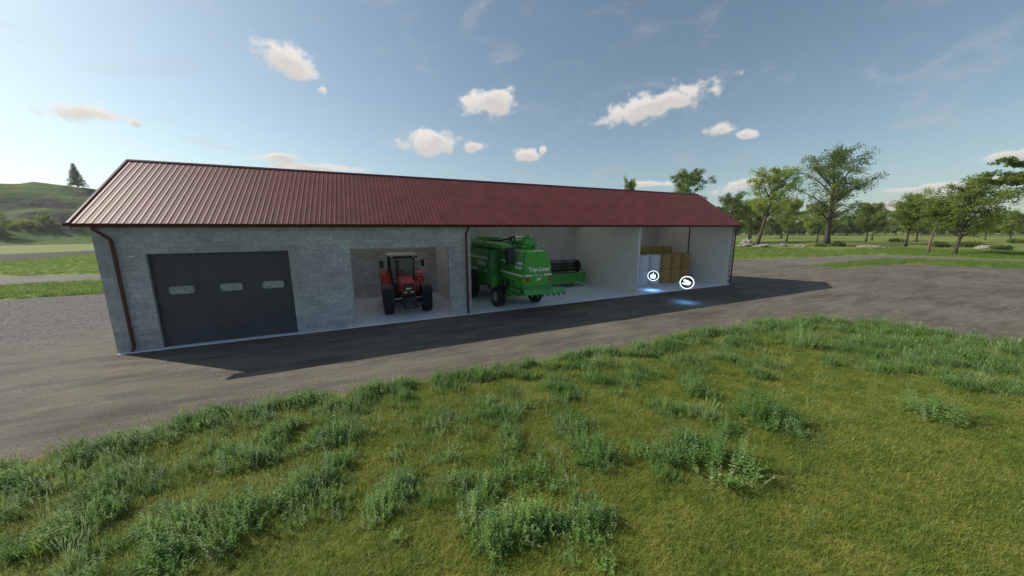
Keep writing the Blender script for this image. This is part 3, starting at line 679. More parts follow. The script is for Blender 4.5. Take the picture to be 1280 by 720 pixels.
MB().tube([(-.30, 1.10, 1.80), (-.30, 1.10, 2.0), (-.30, 1.10, 2.02), (-.30, 1.10, 2.72), (-.28, 1.02, 2.80)], [.05, .05, .042, .042, .04], 12).build('exhaust', M_black, tr, smooth=True)
for sx in (-1, 1):
    mm = MB().tube([(sx*.66, C0+.12, 2.5), (sx*.95, C0-.05, 2.62), (sx*1.10, C0-.05, 2.62)], .016, 8).build('mirror_arm', M_black, tr)
    MB().box((sx*1.13, C0-.07, 2.52), (.20, .06, .40)).build('mirror', M_black, mm, bevel=.02)

# ------------------------------------------------------------------ combine harvester (faces +Y)
cm_ = empty('combine_harvester', (16.55, 1.0, .02), 0, 'green combine harvester with white stripes parked tail out in the shed', 'combine harvester')
def cpart(mb, name, m, parent=cm_, **k): return mb.build(name, m, parent, **k)
for sx in (-1, 1):
    make_wheel('wheel', (sx*1.20, -.0, .58), .58, .46, .30, cm_, dish=sx, lugs=18)
    make_wheel('wheel', (sx*1.70, 3.45, .88), .88, .60, .46, cm_, dish=sx, lugs=22)
cpart(MB().tube([(-1.1, 0, .58), (1.1, 0, .58)], .075, 12).bb(-.85, .85, -.1, .1, .48, .72), 'axle', M_green, bevel=.02)
cpart(MB().tube([(-1.5, 3.45, .88), (1.5, 3.45, .88)], .16, 14), 'axle', M_green, smooth=True)
# rear hood, cross section with sloping shoulders (x,z), from y=-2.6 to .6 local
def hood_sec(w_, zt, zb, sh): return [(-w_, zb), (-w_, 2.5), (-w_+.03, 2.7), (-w_*.80, zt-.05), (-w_*.74, zt), (w_*.50, zt), (w_*.60, zt-.05), (w_*.93, 2.62), (w_, 2.1), (w_, zb)]
b = MB(); secs = [(-2.62, hood_sec(.79, 3.28, 1.45, 0)), (-2.45, hood_sec(.82, 3.31, 1.40, 0)), (.62, hood_sec(.84, 3.36, 1.25, 0))]
n = len(secs[0][1]); vs = [(x, y, z) for y, s in secs for x, z in s]
fs = [tuple(range(n)), tuple(2*n+i for i in range(n))]+[(k*n+i, k*n+(i+1) % n, (k+1)*n+(i+1) % n, (k+1)*n+i) for k in range(2) for i in range(n)]
b.add(vs, fs); tail = cpart(b, 'straw_hood', M_green, bevel=.025)
MB().prism([(-.77, 1.50), (-.77, 2.45), (-.59, 3.22), (.36, 3.22), (.50, 3.12), (.70, 2.5), (.77, 2.05), (.77, 1.50)], -2.65, -2.621, 'XZ').build('rear_panel', M_green, tail, bevel=.015)
MB().bb(-.78, .78, -2.665, -2.652, 2.02, 2.10).build('stripe', M_white, tail)
text('Top-Liner', .30, M_white, tail, (.03, -2.66, 2.36), (R(90), 0, 0), sx=1.02, bold=.012)
text('DEUTZ-FAHR', .075, M_black, tail, (-.05, -2.668, 2.06), (R(90), 0, 0), sx=1.6, bold=.003)
MB().prism([(-.20, 1.80), (-.02, 1.78), (.22, 1.92), (.0, 1.90), (-.12, 1.92), (-.05, 1.86)], -2.662, -2.652, 'XZ').build('emblem', M_white, tail)
for sx in (-1, 1):
    MB().bb(sx*.67-.09, sx*.67+.09, -2.69, -2.652, 1.74, 1.98).build('tail_light', M_redlens, tail, bevel=.01)
MB().bb(-.90, -.80, -2.60, -2.54, 1.74, 1.84).build('indicator_lamp', M_orange, tail, bevel=.01)
text('4090 HTS', .24, M_white, tail, (-.845, -1.98, 2.40), (R(90), 0, R(-90)), sx=.9, bold=.012)
MB().bb(-.852, -.842, -2.5, .6, 2.60, 2.72).build('stripe', M_white, tail)
MB().bb(-.852, -.842, -2.6, .6, 1.98, 2.07).build('stripe', M_white, tail)
MB().add([(-.825, -2.40, 2.74), (-.83, -.9, 2.74), (-.69, -.9, 3.27), (-.685, -2.40, 3.25)], [(0, 1, 2, 3)]).build('louvre_panel', M_lgreen, tail)
lv = MB()
for k in range(7):
    t_ = k/6; lv.tube([(-.83+.13*t_, -2.38, 2.78+.45*t_), (-.83+.13*t_, -.95, 2.78+.45*t_)], .009, 6)
lv.build('louvre', M_green, tail)
cpart(MB().tube([(.05, -1.9, 3.3), (.05, -1.9, 3.42)], .015, 8).lathe([(0, .12), (.05, .11), (.06, .0), (0, 0)], (.05, -1.9, 3.42), 'Z', 16), 'beacon', M_black)
# chopper and spreader wings under the tail
cpart(MB().box((0, -2.35, 1.28), (1.5, .75, .34), rot=(R(-14), 0, 0)), 'straw_chopper', M_dgreen, bevel=.03)
sp = MB().add([(-.85, -2.55, 1.36), (1.45, -2.55, 1.30), (1.45, -3.05, 1.10), (.3, -3.12, 1.12), (-.95, -3.0, 1.12), (-.85, -2.55, 1.40), (1.45, -2.55, 1.34), (1.45, -3.05, 1.14), (.3, -3.12, 1.16), (-.95, -3.0, 1.16)],
           [(0, 1, 2, 3, 4), (5, 6, 7, 8, 9), (0, 5, 9, 4), (1, 6, 5, 0), (2, 7, 6, 1), (3, 8, 7, 2), (4, 9, 8, 3)])
for k in range(8): sp.box((-.8+k*.3, -2.82, 1.10), (.015, .5, .14), rot=(R(24), 0, R((k-3.5)*6)))
cpart(sp, 'straw_spreader', M_lgreen)
# lower chassis
cpart(MB().bb(-.78, .78, -2.2, 5.0, 1.0, 1.42).box((0, 1.4, .85), (1.5, 3.2, .5), taper=(1, 1)), 'chassis', M_dgreen, bevel=.03)
cpart(MB().box((-.86, -.75, 1.18), (.06, 2.9, .12)).box((-.86, -.9, .9), (.05, 1.7, .08), rot=(R(6), 0, 0)).box((-.86, -.4, 1.35), (.05, 1.2, .06), rot=(R(-22), 0, 0)), 'side_rail', M_lgreen, bevel=.008)
bl = MB()
for c_, r_ in (((-.92, -.35, 1.45), .22), ((-.92, -1.35, 1.5), .15), ((-.92, .35, 1.2), .18), ((-.92, -.9, 1.25), .10)):
    cpart(MB().lathe([(0, -.03), (r_, -.03), (r_, -.02), (r_*.85, 0), (r_, .02), (r_, .03), (0, .03)], c_, 'X', 24), 'pulley', M_dgreen, smooth=True)
cpart(MB().tube([(-.93, -.35, 1.67), (-.93, -1.35, 1.65)], .012, 6).tube([(-.93, -.35, 1.23), (-.93, -1.35, 1.35)], .012, 6), 'drive_belt', M_black)
cpart(MB().bb(-.90, -.84, -.75, .15, 1.1, 1.62), 'recess_shade_block', M_black)  # raised black block standing in for the shade of a recess
cpart(MB().bb(-1.40, -1.36, .30, .36, 1.45, 1.75), 'marker_board', M_redlens)
# main body, wider at the front
body = cpart(MB().prism([(-1.42, 1.15), (-1.42, 3.05), (-1.30, 3.25), (1.30, 3.25), (1.42, 3.05), (1.42, 1.15)], .62, 4.7, 'XZ'), 'body', M_green, bevel=.03)
MB().bb(-1.432, -1.421, .9, 4.7, 2.66, 2.80).build('stripe', M_white, body)
MB().bb(-1.432, -1.421, .75, 4.7, 1.86, 1.98).build('stripe', M_white, body)
text('Top-Liner', .42, M_white, body, (-1.432, 2.20, 2.40), (R(90), 0, R(-90)), sx=1.0, bold=.018)
text('4090 HTS', .20, M_black, body, (-1.436, 2.3, 1.925), (R(90), 0, R(-90)), sx=1.5, bold=.008)
MB().prism([(1.0, 2.9), (4.7, 2.9), (4.7, 3.22), (1.0, 3.22)], -1.44, -1.41, 'YZ').build('top_ledge', M_lgreen, body, bevel=.01)
MB().bb(-1.45, -1.425, 2.9, 4.5, .85, 1.15).build('wheel_shield', M_green, body)
# grain elevator standing out of the side
cpart(MB().lathe([(0, 1.85), (.31, 1.85), (.33, 1.90), (.33, 3.02), (.27, 3.15), (0, 3.15)], (-1.32, .42, 0), 'Z', 24), 'grain_elevator', M_dgreen, smooth=True)
cpart(MB().box((-1.32, .42, 1.45), (.30, .34, .85), taper=(1.2, 1.2)), 'elevator_foot', M_green, bevel=.03)
# grain tank and engine bay on top
cpart(MB().add([(-1.1, 1.5, 3.25), (1.1, 1.5, 3.25), (1.1, 4.4, 3.25), (-1.1, 4.4, 3.25), (-1.3, 1.2, 3.85), (1.3, 1.2, 3.85), (1.3, 4.6, 3.85), (-1.3, 4.6, 3.85), (-1.24, 1.26, 3.86), (1.24, 1.26, 3.86), (1.24, 4.54, 3.86), (-1.24, 4.54, 3.86), (-1.0, 1.6, 3.4), (1.0, 1.6, 3.4), (1.0, 4.3, 3.4), (-1.0, 4.3, 3.4)],
      [(0, 1, 5, 4), (1, 2, 6, 5), (2, 3, 7, 6), (3, 0, 4, 7), (4, 5, 9, 8), (5, 6, 10, 9), (6, 7, 11, 10), (7, 4, 8, 11), (8, 9, 13, 12), (9, 10, 14, 13), (10, 11, 15, 14), (11, 8, 12, 15), (12, 13, 14, 15)]), 'grain_tank', M_green)
cpart(MB().lathe([(0, -.42), (.22, -.40), (.38, -.30), (.44, -.12), (.46, .1), (.46, 1.5), (0, 1.5)], (.45, -.55, 3.60), 'Y', 32), 'air_drum', M_green, smooth=True)
cpart(MB().bb(-.8, .6, -.2, 1.3, 3.3, 3.75), 'engine_cover', M_dgreen, bevel=.06)
cpart(MB().tube([(-.25, .3, 3.7), (-.25, .2, 3.98), (-.30, -.35, 4.02), (-.40, -.6, 3.9), (-.62, -.75, 3.4)], .055, 10).tube([(-.9, .6, 3.75), (-.4, -.1, 3.95), (-.3, -.3, 3.95)], .035, 8), 'exhaust', M_black, smooth=True)
# unloading auger folded back along the side, black rubber spout at its end
au = cpart(MB().tube([(-1.28, 4.2, 3.62), (-1.20, -1.0, 3.50), (-1.18, -1.6, 3.44)], .19, 18), 'unloading_auger', M_lgreen, smooth=True)
MB().tube([(-1.28, 1.9, 3.58), (-1.28, 1.8, 3.58)], .23, 18).build('auger_flange', M_green, au, smooth=True)
MB().tube([(-1.21, -.75, 3.5), (-1.21, -.85, 3.5)], .22, 18).build('auger_flange', M_green, au, smooth=True)
MB().box((-1.17, -1.62, 3.02), (.34, .42, .85), rot=(R(-6), 0, 0), taper=(1.15, 1.25)).build('rubber_spout', M_black, au, bevel=.03)
cpart(MB().tube([(-1.25, 3.6, 3.98), (-1.05, .2, 3.92)], .06, 8), 'top_rail', M_lgreen, smooth=True)
# hand rails, hatches, vents and hoses on the near side
for y0, y1 in ((1.3, 2.6), (2.75, 4.4)):
    MB().bb(-1.428, -1.421, y0, y1, 1.25, 1.80).build('hatch', M_dgreen, body, bevel=.004)
    MB().tube([(-1.44, (y0+y1)/2-.08, 1.7), (-1.46, (y0+y1)/2, 1.7), (-1.44, (y0+y1)/2+.08, 1.7)], .012, 6).build('hatch_handle', M_black, body)
MB().bb(-.853, -.846, -1.0, .1, 2.15, 2.5).build('vent_panel', M_dgreen, tail)
cpart(MB().tube([(-.72, -2.45, 3.30), (-.72, -2.45, 3.52), (-.72, -1.1, 3.56), (-.72, -1.1, 3.30)], .018, 8), 'hand_rail', M_lgreen)
cpart(MB().tube([(.42, -2.45, 3.30), (.42, -2.45, 3.52), (.42, -1.3, 3.56), (.42, -1.3, 3.30)], .018, 8), 'hand_rail', M_lgreen)
cpart(MB().tube([(-.95, .15, 1.75), (-1.02, -.3, 1.55), (-.98, -.8, 1.62), (-.90, -1.4, 1.45)], .02, 8), 'hydraulic_hose', M_black, smooth=True)
cpart(MB().tube([(-1.1, .25, 1.0), (-1.0, -.05, .85), (-.9, -.3, 1.05)], .022, 8), 'hydraulic_hose', M_black, smooth=True)
cpart(MB().bb(-.93, -.84, -2.2, -1.6, 1.45, 1.85), 'side_guard', M_green, bevel=.02)
# cab at the front
cpart(MB().bb(-.85, .85, 4.7, 5.85, 1.9, 2.3), 'cab_base', M_green, bevel=.03)
cg = MB()
for sx in (-1, 1):
    for yy in (4.75, 5.8): cg.tube([(sx*.82, yy, 2.3), (sx*.80, yy, 3.6)], .035, 8)
cg.bb(-.82, .82, 4.74, 4.78, 3.55, 3.6).bb(-.82, .82, 5.78, 5.82, 3.55, 3.6).bb(-.82, -.80, 4.75, 5.8, 3.55, 3.6).bb(.80, .82, 4.75, 5.8, 3.55, 3.6)
cpart(cg, 'cab_frame', M_black)
cpart(MB().bb(-.80, .80, 4.77, 5.80, 2.3, 3.58), 'cab_window', M_glass)
cpart(MB().prism(rrect(-.92, .92, 4.6, 5.98, .15), 3.6, 3.78, 'XY'), 'cab_roof', M_lgreen, bevel=.04)
cpart(MB().box((0, 5.2, 1.1), (1.1, 1.3, .7), rot=(R(-25), 0, 0)), 'feeder_house', M_dgreen, bevel=.03)

# ------------------------------------------------------------------ grain header on the floor beside the combine
hd = empty('grain_header', (21.0, 4.75, .02), 0, 'green cutting header with black reel standing beside the combine', 'header')
HW = 3.28
hp = MB().bb(-HW, HW, -.03, .03, .36, 1.08).bb(-HW, HW, -.06, -.03, 1.0, 1.08).bb(-HW, HW, -.06, -.03, .36, .44)
for k in range(7): hp.bb(-HW+.1+k*1.07, -HW+.16+k*1.07, -.07, -.03, .44, 1.0)
hp.build('back_panel', M_green, hd)
MB().add([(-HW, .02, .36), (HW, .02, .36), (HW, 1.5, .16), (-HW, 1.5, .16), (-HW, .02, .40), (HW, .02, .40), (HW, 1.5, .20), (-HW, 1.5, .20)], [(0, 1, 2, 3), (4, 7, 6, 5), (0, 4, 5, 1), (1, 5, 6, 2), (2, 6, 7, 3), (3, 7, 4, 0)]).build('cutter_table', M_green, hd)
for sx in (-1, 1):
    MB().prism([(-.06, .30), (-.06, 1.08), (.5, 1.0), (1.55, .45), (1.9, .12), (1.4, .12), (.1, .28)], sx*HW-.025, sx*HW+.025, 'YZ').build('end_sheet', M_green, hd, bevel=.008)
    MB().tube([(sx*HW*.965, 0, 1.05), (sx*HW*.95, .55, 1.66)], .035, 8).tube([(sx*HW*.985, -.03, 1.08), (sx*HW*.95, .25, 1.75)], .02, 8).tube([(sx*(HW-.45), 0, 1.06), (sx*HW*.95, .5, 1.6)], .02, 8).build('reel_arm', M_lgreen, hd)
    MB().bb(sx*2.2-.05, sx*2.2+.05, .1, .2, 0, .38).bb(sx*2.2-.12, sx*2.2+.12, -.02, .32, 0, .03).build('parking_stand', M_dgreen, hd)
MB().tube([(-HW+.1, .45, .72), (HW-.1, .45, .72)], .18, 18).build('cross_auger', M_dgreen, hd, smooth=True)
rl = MB(); RC = (.70, 1.52); RR = .50
rl.tube([(-HW*.93, RC[0], RC[1]), (HW*.93, RC[0], RC[1])], .09, 14)
for k in range(6):
    a = R(15+60*k); yy, zz = RC[0]+RR*math.cos(a), RC[1]+RR*math.sin(a)
    rl.box((0, yy, zz), (HW*1.86, .06, .09), rot=(a, 0, 0))
    for j in range(44):
        x = -HW*.92+j*HW*1.84/43; rl.box((x, yy, zz-.11), (.012, .012, .2))
for j in range(6):
    x = -HW*.93+j*HW*1.86/5
    for k in range(6):
        a0, a1 = R(15+60*k), R(75+60*k)
        rl.tube([(x, RC[0]+RR*math.cos(a0), RC[1]+RR*math.sin(a0)), (x, RC[0]+RR*math.cos(a1), RC[1]+RR*math.sin(a1))], .022, 6)
        rl.tube([(x, RC[0], RC[1]), (x, RC[0]+RR*math.cos(a0), RC[1]+RR*math.sin(a0))], .02, 6)
for sx in (-1, 1): rl.lathe([(0, -.01), (RR*.98, -.01), (RR*.98, .01), (0, .01)], (sx*HW*.935, RC[0], RC[1]), 'X', 24)
rl.build('reel', M_black, hd)

# ------------------------------------------------------------------ bales
def round_bale_mesh(m, seed):
    b = MB(); n = 40; r = .60; h = 1.18
    prof = [(0, 0), (r*.9, 0), (r*.98, .03), (r, .10), (r*1.005, h*.5), (r, h-.10), (r*.98, h-.03), (r*.9, h), (0, h)]
    b.lathe(prof, (0, 0, 0), 'Z', n)
    rnd = random.Random(seed); b.v = [(x*(1+rnd.uniform(-.006, .006)), y*(1+rnd.uniform(-.006, .006)), z) for x, y, z in b.v]
    return b
wraps = None
pos = [(28.05, 2.95), (29.34, 2.98), (30.60, 2.96)]
wl = ['leftmost', 'middle', 'rightmost']
first = None
spots = [(28.5, 3.1, 'partly hidden by the partition'), (29.78, 3.12, 'next to the brown straw bales')]
for x, y, wh in spots:
    for lv_ in (0, 1):
        lab = 'white wrapped round bale on end %s, %s' % (('on the floor' if lv_ == 0 else 'on top of its stack'), wh)
        if first is None: first = round_bale_mesh(M_wrap, 1).build('wrapped_bale', M_wrap, None, smooth=True); o = first
        else: o = first.copy(); COL.objects.link(o)
        o.location = (x, y, .021+lv_*1.181); o.rotation_euler.z = x*3
        tag(o, lab.replace('on end ', ''), 'bale', 'white wrapped bales in the open bay')
first = None
for x, y, wh in ((31.0, 3.15, 'next to the white wrapped bales'), (32.22, 3.2, 'in the middle of the brown row'), (33.44, 3.25, 'nearest the end wall')):
    for lv_ in (0, 1):
        lab = 'brown round straw bale on end %s, %s' % (('on the floor' if lv_ == 0 else 'on top of its stack'), wh)
        if first is None: first = round_bale_mesh(M_straw, 2).build('straw_bale', M_straw, None, smooth=True); o = first
        else: o = first.copy(); COL.objects.link(o)
        o.location = (x, y, .021+lv_*1.181); o.rotation_euler.z = x*3
        tag(o, lab.replace('on end ', ''), 'bale', 'brown round straw bales in the open bay')
first = None
for lv_ in range(3):
    for i, x in enumerate((30.05, 32.55)):
        if first is None:
            b = MB().box((0, 0, .49), (2.45, 1.2, .96))
            for k in range(5): pass
            first = b.build('hay_bale', M_hay, None, bevel=.05); o = first
            for k in range(6): 
                xx = -1.0+k*.4
                MB().bb(xx-.008, xx+.008, -.606, .606, .004, .978).build('twine', M_straw, first)
            src_b = first
        else: o = copy_tree(src_b)
        o.location = (x, 5.15, .021+lv_*.975)
        lay = ('bottom', 'middle', 'top')[lv_]
        tag(o, 'square hay bale in the %s layer behind the round bales, %s end' % (lay, ('partition', 'outer')[i]), 'bale', 'square hay bales stacked behind the round bales')

# ------------------------------------------------------------------ glowing round markers
M_glow = emis('marker_glow', (.86, .97, 1.0), 1.0)
M_mdisc = mat('marker_disc', (.08, .12, .14), .5)
M_mdisc.node_tree.nodes['Principled BSDF'].inputs['Alpha'].default_value = .55
def marker(loc, r, shapes, label):
    d = CAM-Vector(loc); rz = math.atan2(d.y, d.x)+math.pi/2
    o = empty('round_marker', loc, rz, label, 'marker', 'glowing round markers by the end bay')
    MB().lathe([(r*.87, -.015), (r, -.015), (r, .015), (r*.87, .015)], (0, 0, 0), 'Y', 48, closed=True).build('ring', M_glow, o, smooth=True)
    MB().lathe([(0, -.004), (r*.87, -.004), (r*.87, .004), (0, .004)], (0, 0, 0), 'Y', 48).build('disc', M_mdisc, o)
    b = MB()
    for p in shapes: b.prism([(x*r, z*r) for x, z in p], -.03, -.008, 'XZ')
    b.build('hand_symbol', M_glow, o)
    li = bpy.data.lights.new('marker_light', 'SPOT'); li.energy = 45 if loc[1] > 0 else 80 ; li.color = (.10, .38, 1.0); li.spot_size = R(140); li.spot_blend = 1.0; li.shadow_soft_size = .25
    lo = bpy.data.objects.new('marker_light', li); COL.objects.link(lo); lo.parent = o; lo.location = (0, 0, -.5)
hand1 = [rrect(-.44, .38, -.52, .02, .10), rrect(-.10, .10, -.1, .60, .09), rrect(-.46, -.28, -.2, .26, .06), rrect(-.28, -.12, -.1, .18, .05), rrect(.24, .40, -.2, .28, .06)]
hand2 = [[(-.50, .42), (-.32, .50), (.20, .32), (.56, .02), (.52, -.22), (.20, -.42), (-.12, -.34), (-.62, -.22), (-.70, -.06), (-.30, -.04), (-.12, .0), (-.46, .22)]]
marker((27.4, .8, 1.08), .38, hand1, 'glowing white ring marker with a pointing hand, before the white bales')
marker((25.97, -3.0, 1.2), .39, hand2, 'glowing white ring marker with a flat open hand, before the end wall')

# ------------------------------------------------------------------ trees
def leaf_quads(centers, rads, per, size, rng, flat=.65, droop=0):
    C = np.repeat(np.array(centers), per, 0); Rr = np.repeat(np.array(rads), per)
    n = len(C); d = rng.normal(size=(n, 3)); d /= np.linalg.norm(d, axis=1)[:, None]
    rr = rng.random(n)**.45
    P = C+d*(rr*Rr)[:, None]*np.array([1, 1, flat])
    a = rng.normal(size=(n, 3)); a /= np.linalg.norm(a, axis=1)[:, None]
    u = np.cross(a, rng.normal(size=(n, 3))); u /= np.linalg.norm(u, axis=1)[:, None]
    s = size*(.6+.8*rng.random(n))[:, None]
    V = np.stack([P-a*s*.5, P+u*s*.32, P+a*s*.5, P-u*s*.32], 1).reshape(-1, 3)
    Fc = np.arange(4*n).reshape(-1, 4)
    return V, Fc
def np_mesh(name, V, Fc, m):
    me = bpy.data.meshes.new(name); me.from_pydata(V.tolist(), [], Fc.tolist()); me.materials.append(m); return me
def tree_meshes(H, W, seed, kind='oak', cb=.28, lean=0.0, lean_az=0.0, leaf=.36, per=46, dens=1.0, wood=None, lm=None, tr_=None):
    rng = np.random.default_rng(seed); rnd = random.Random(seed); b = MB()
    tr0 = tr_ or H*.026
    lx, ly = math.cos(lean_az)*lean, math.sin(lean_az)*lean
    def tp(t): return Vector((lx*H*t+math.sin(t*5+seed)*.03*H*t*(1-t)*2, ly*H*t+math.cos(t*4+seed*2)*.03*H*t*(1-t)*2, H*t))
    tp_ = lambda t: tp(t)
    top = .93
    K = 10
    b.tube([tp_(top*k/K)-Vector((0, 0, .3 if k == 0 else 0)) for k in range(K+1)], [tr0*(1.35 if k == 0 else 1)*(1-.9*k/K) for k in range(K+1)], 9)
    cents, rads = [], []
    nl = int(20*dens) if kind != 'pine' else int(14*dens)
    for i in range(nl):
        f = (i+.5)/nl; t = cb+(top-cb)*f
        az = i*2.399+rnd.uniform(-.5, .5)
        if kind == 'oak':
            env = (math.sin(math.pi*min(1, .22+.70*f)))**.7*(.78 if f < .22 else 1); el = R(rnd.uniform(18, 48)+25*f)
        elif kind == 'pine':   # umbrella
            if f < .35: continue
            env = 1.05-.4*(f-.5); el = R(rnd.uniform(5, 22))
        Ln = W/2*env*rnd.uniform(.72, 1.12)
        p0 = tp_(t); d = Vector((math.cos(az)*math.cos(el), math.sin(az)*math.cos(el), math.sin(el)))
        pts = [p0]; q = p0.copy(); dd = d.copy()
        for k in range(4):
            dd = (dd+Vector((rnd.uniform(-.25, .25), rnd.uniform(-.25, .25), rnd.uniform(-.12, .2)))).normalized(); q = q+dd*Ln/4; pts.append(q.copy())
        r0 = tr0*(.42 if f < .7 else .28)*(1-.3*f)
        b.tube(pts, [r0*(1-.2*k) for k in range(5)], 6)
        for k in (1, 2, 3, 4):
            ns = 2 if k < 4 else 2
            for _ in range(ns):
                if k == 1 and kind == 'oak' and rnd.random() < .3: continue
                a2 = az+rnd.uniform(-1.3, 1.3); e2 = R(rnd.uniform(-10, 45)) if kind != 'pine' else R(rnd.uniform(-3, 20))
                l2 = Ln*rnd.uniform(.22, .42)
                pe = pts[k]+Vector((math.cos(a2)*math.cos(e2), math.sin(a2)*math.cos(e2), math.sin(e2)))*l2
                b.tube([pts[k], (pts[k]+pe)/2+Vector((0, 0, .05*l2)), pe], [r0*.3, r0*.2, r0*.1], 4)
                cents.append(pe); rads.append(W*rnd.uniform(.06, .10))
                if rnd.random() < .85: cents.append((pts[k]+pe)/2+Vector((rnd.uniform(-1, 1), rnd.uniform(-1, 1), rnd.uniform(0, 1)))*W*.04); rads.append(W*rnd.uniform(.04, .065))
        cents.append(pts[-1]); rads.append(W*.06)
    for k in range(4):
        cents.append(tp_(top)+Vector((rnd.uniform(-1, 1), rnd.uniform(-1, 1), rnd.uniform(-.3, 1)))*W*.06); rads.append(W*.06)
    V, Fc = leaf_quads(cents, rads, per, leaf, rng, flat=.8 if kind == 'oak' else .35)
    me1 = bpy.data.meshes.new('trunk'); me1.from_pydata([tuple(v) for v in b.v], [], b.f); me1.materials.append(wood or M_bark)
    me1.polygons.foreach_set('use_smooth', [True]*len(me1.polygons))
    me2 = np_mesh('crown', V, Fc, lm or M_leaf)
    return me1, me2
def conifer_meshes(H, W, seed, lm):
    rng = np.random.default_rng(seed); rnd = random.Random(seed); b = MB()
    b.tube([(0, 0, -.3), (0, 0, H*.5), (0, 0, H*.97)], [H*.022, H*.012, H*.003], 8)
    cents, rads = [], []
    for i in range(15):
        f = i/14; z = H*(.12+.84*f); L_ = W/2*(1-f)**.9+.3
        for k in range(9):
            a = k*.698+i*.5+rnd.uniform(-.2, .2); Lk = L_*rnd.uniform(.75, 1.15)
            e = Vector((math.cos(a)*Lk, math.sin(a)*Lk, z-Lk*.22)); b.tube([(0, 0, z), e], [.05, .02], 4)
            for q in (.2, .45, .7, .95): cents.append(Vector((0, 0, z)).lerp(e, q)); rads.append(W*.085*(1.3-q*.6))
    V, Fc = leaf_quads(cents, rads, 34, .55, rng, flat=.4)
    me1 = bpy.data.meshes.new('trunk'); me1.from_pydata([tuple(v) for v in b.v], [], b.f); me1.materials.append(M_bark)
    return me1, np_mesh('crown', V, Fc, lm)
def plant_tree(name, meshes, loc, label, cat='tree', rz=0, s=1.0, group=None):
    o = empty(name, loc, rz, label, cat, group)
    for nm, me in zip(('trunk', 'crown'), meshes):
        c = bpy.data.objects.new(nm, me); COL.objects.link(c); c.parent = o
    o.scale = (s, s, s) if isinstance(s, (int, float)) else s
    return o
GT = 'trees beyond the farmyard'
RA = math.atan2(-math.sin(YAW), math.cos(YAW))     # world angle of the picture's right-hand direction
plant_tree('oak_tree', tree_meshes(19.4, 15.5, 11, cb=.38, lean=.20, lean_az=RA, per=40, tr_=.50), (111.3, 40, 0), 'tall leaning oak with open crown over the pale rocks, right of the shed roof', group=GT)
plant_tree('oak_tree', tree_meshes(24.8, 21.5, 29, cb=.24, lean=-.06, lean_az=RA, leaf=.38, per=46, tr_=.75, dens=1.2), (138.7, 35.3, 0), 'tallest oak with thick trunk and wide open crown', group=GT)
plant_tree('oak_tree', tree_meshes(9.7, 11.5, 44, cb=.26, lean=.15, lean_az=RA, leaf=.24, per=44, tr_=.27, dens=1.2), (99.7, 2.9, 0), 'broad tree with strongly leaning dark trunk, nearest the track on the right', group=GT)
plant_tree('pine_tree', tree_meshes(8.9, 8.2, 41, 'pine', cb=.35, lean=.07, lean_az=RA, leaf=.26, per=60, wood=M_redbark, lm=M_pine, tr_=.20, dens=1.5), (102.3, 6.4, 0), 'small flat topped pine with reddish trunk', group=GT)
plant_tree('oak_tree', tree_meshes(10.2, 12.0, 53, cb=.32, lean=.08, lean_az=RA, leaf=.28, per=55, tr_=.26), (133.6, 17.7, 0), 'low spreading tree left of the reddish pine', group=GT)
mA = tree_meshes(11.2, 12.5, 61, cb=.28, leaf=.34, per=46)
mB = tree_meshes(17.5, 17, 71, cb=.22, leaf=.46, per=46, lm=M_leafd)
plant_tree('oak_tree', mA, (174.6, 38.6, 0), 'low round tree in the meadow right of the tallest oak', group=GT)
plant_tree('oak_tree', mA, (153.4, 43.9, 0), 'small dark tree with slanted trunk just left of the tallest oak', rz=2, s=.95, group=GT)
plant_tree('oak_tree', mB, (213.9, 84.5, 0), 'bushy tree far behind, between the leaning oak and the tallest oak', rz=1, group=GT)
plant_tree('oak_tree', mB, (204.9, 94.7, 0), 'bushy tree far behind the leaning oak', rz=3.5, s=1.08, group=GT)
plant_tree('oak_tree', tree_meshes(14.8, 15, 83, cb=.2, leaf=.40, per=44), (132.6, 61, 0), 'dark dense tree just right of the shed roof end', group=GT)
plant_tree('oak_tree', tree_meshes(24.0, 15.5, 97, cb=.3, leaf=.40, per=44), (112.8, 65.2, 0), 'tree whose open top rises above the right end of the shed roof', group=GT)
plant_tree('oak_tree', mB, (105.4, 84.5, 0), 'tree of which only a small tip shows above the roof ridge', s=(.42, .42, 1.24), group=GT)
plant_tree('oak_tree', mA, (216, 16, 0), 'small dark tree far off at the right edge of the meadow', rz=1.5, s=.75, group=GT)
plant_tree('oak_tree', mA, (227, 23, 0), 'smallest far tree, left of the dark one at the right edge', rz=4.5, s=.68, group=GT)
plant_tree('oak_tree', mA, (176, 27, 0), 'low tree behind the broad leaning tree', rz=4, s=.95, group=GT)
plant_tree('oak_tree', mB, (196, 44, 0), 'mid height tree behind the low spreading tree', rz=5, s=.62, group=GT)
plant_tree('oak_tree', mA, (146, 62, 0), 'rounded tree behind the leaning oak near the rocks', rz=5.3, s=1.15, group=GT)
plant_tree('oak_tree', mA, (164, 58, 0), 'rounded tree between the rocks and the tallest oak', rz=.7, s=1.2, group=GT)
plant_tree('pine_tree', tree_meshes(13.4, 11.5, 103, 'pine', cb=.42, lean=-.10, lean_az=RA, leaf=.30, per=75, wood=M_redbark, lm=M_pine, tr_=.24, dens=1.6), (91.5, -6.8, 0), 'umbrella pine reaching in from the right edge', group=GT)
GL = 'trees below the hill'
mC = tree_meshes(11.5, 12.5, 113, cb=.25, leaf=.42, per=26)
mD = tree_meshes(14, 13, 127, cb=.25, lean=-.12, lean_az=RA, leaf=.42, per=28)
plant_tree('meadow_tree', mC, (-169.7, 270.9, 0), 'pale tree below the hill, second from the left', group=GL)
plant_tree('meadow_tree', mD, (-158, 270.2, 0), 'taller left leaning tree in the middle of the row below the hill', group=GL)
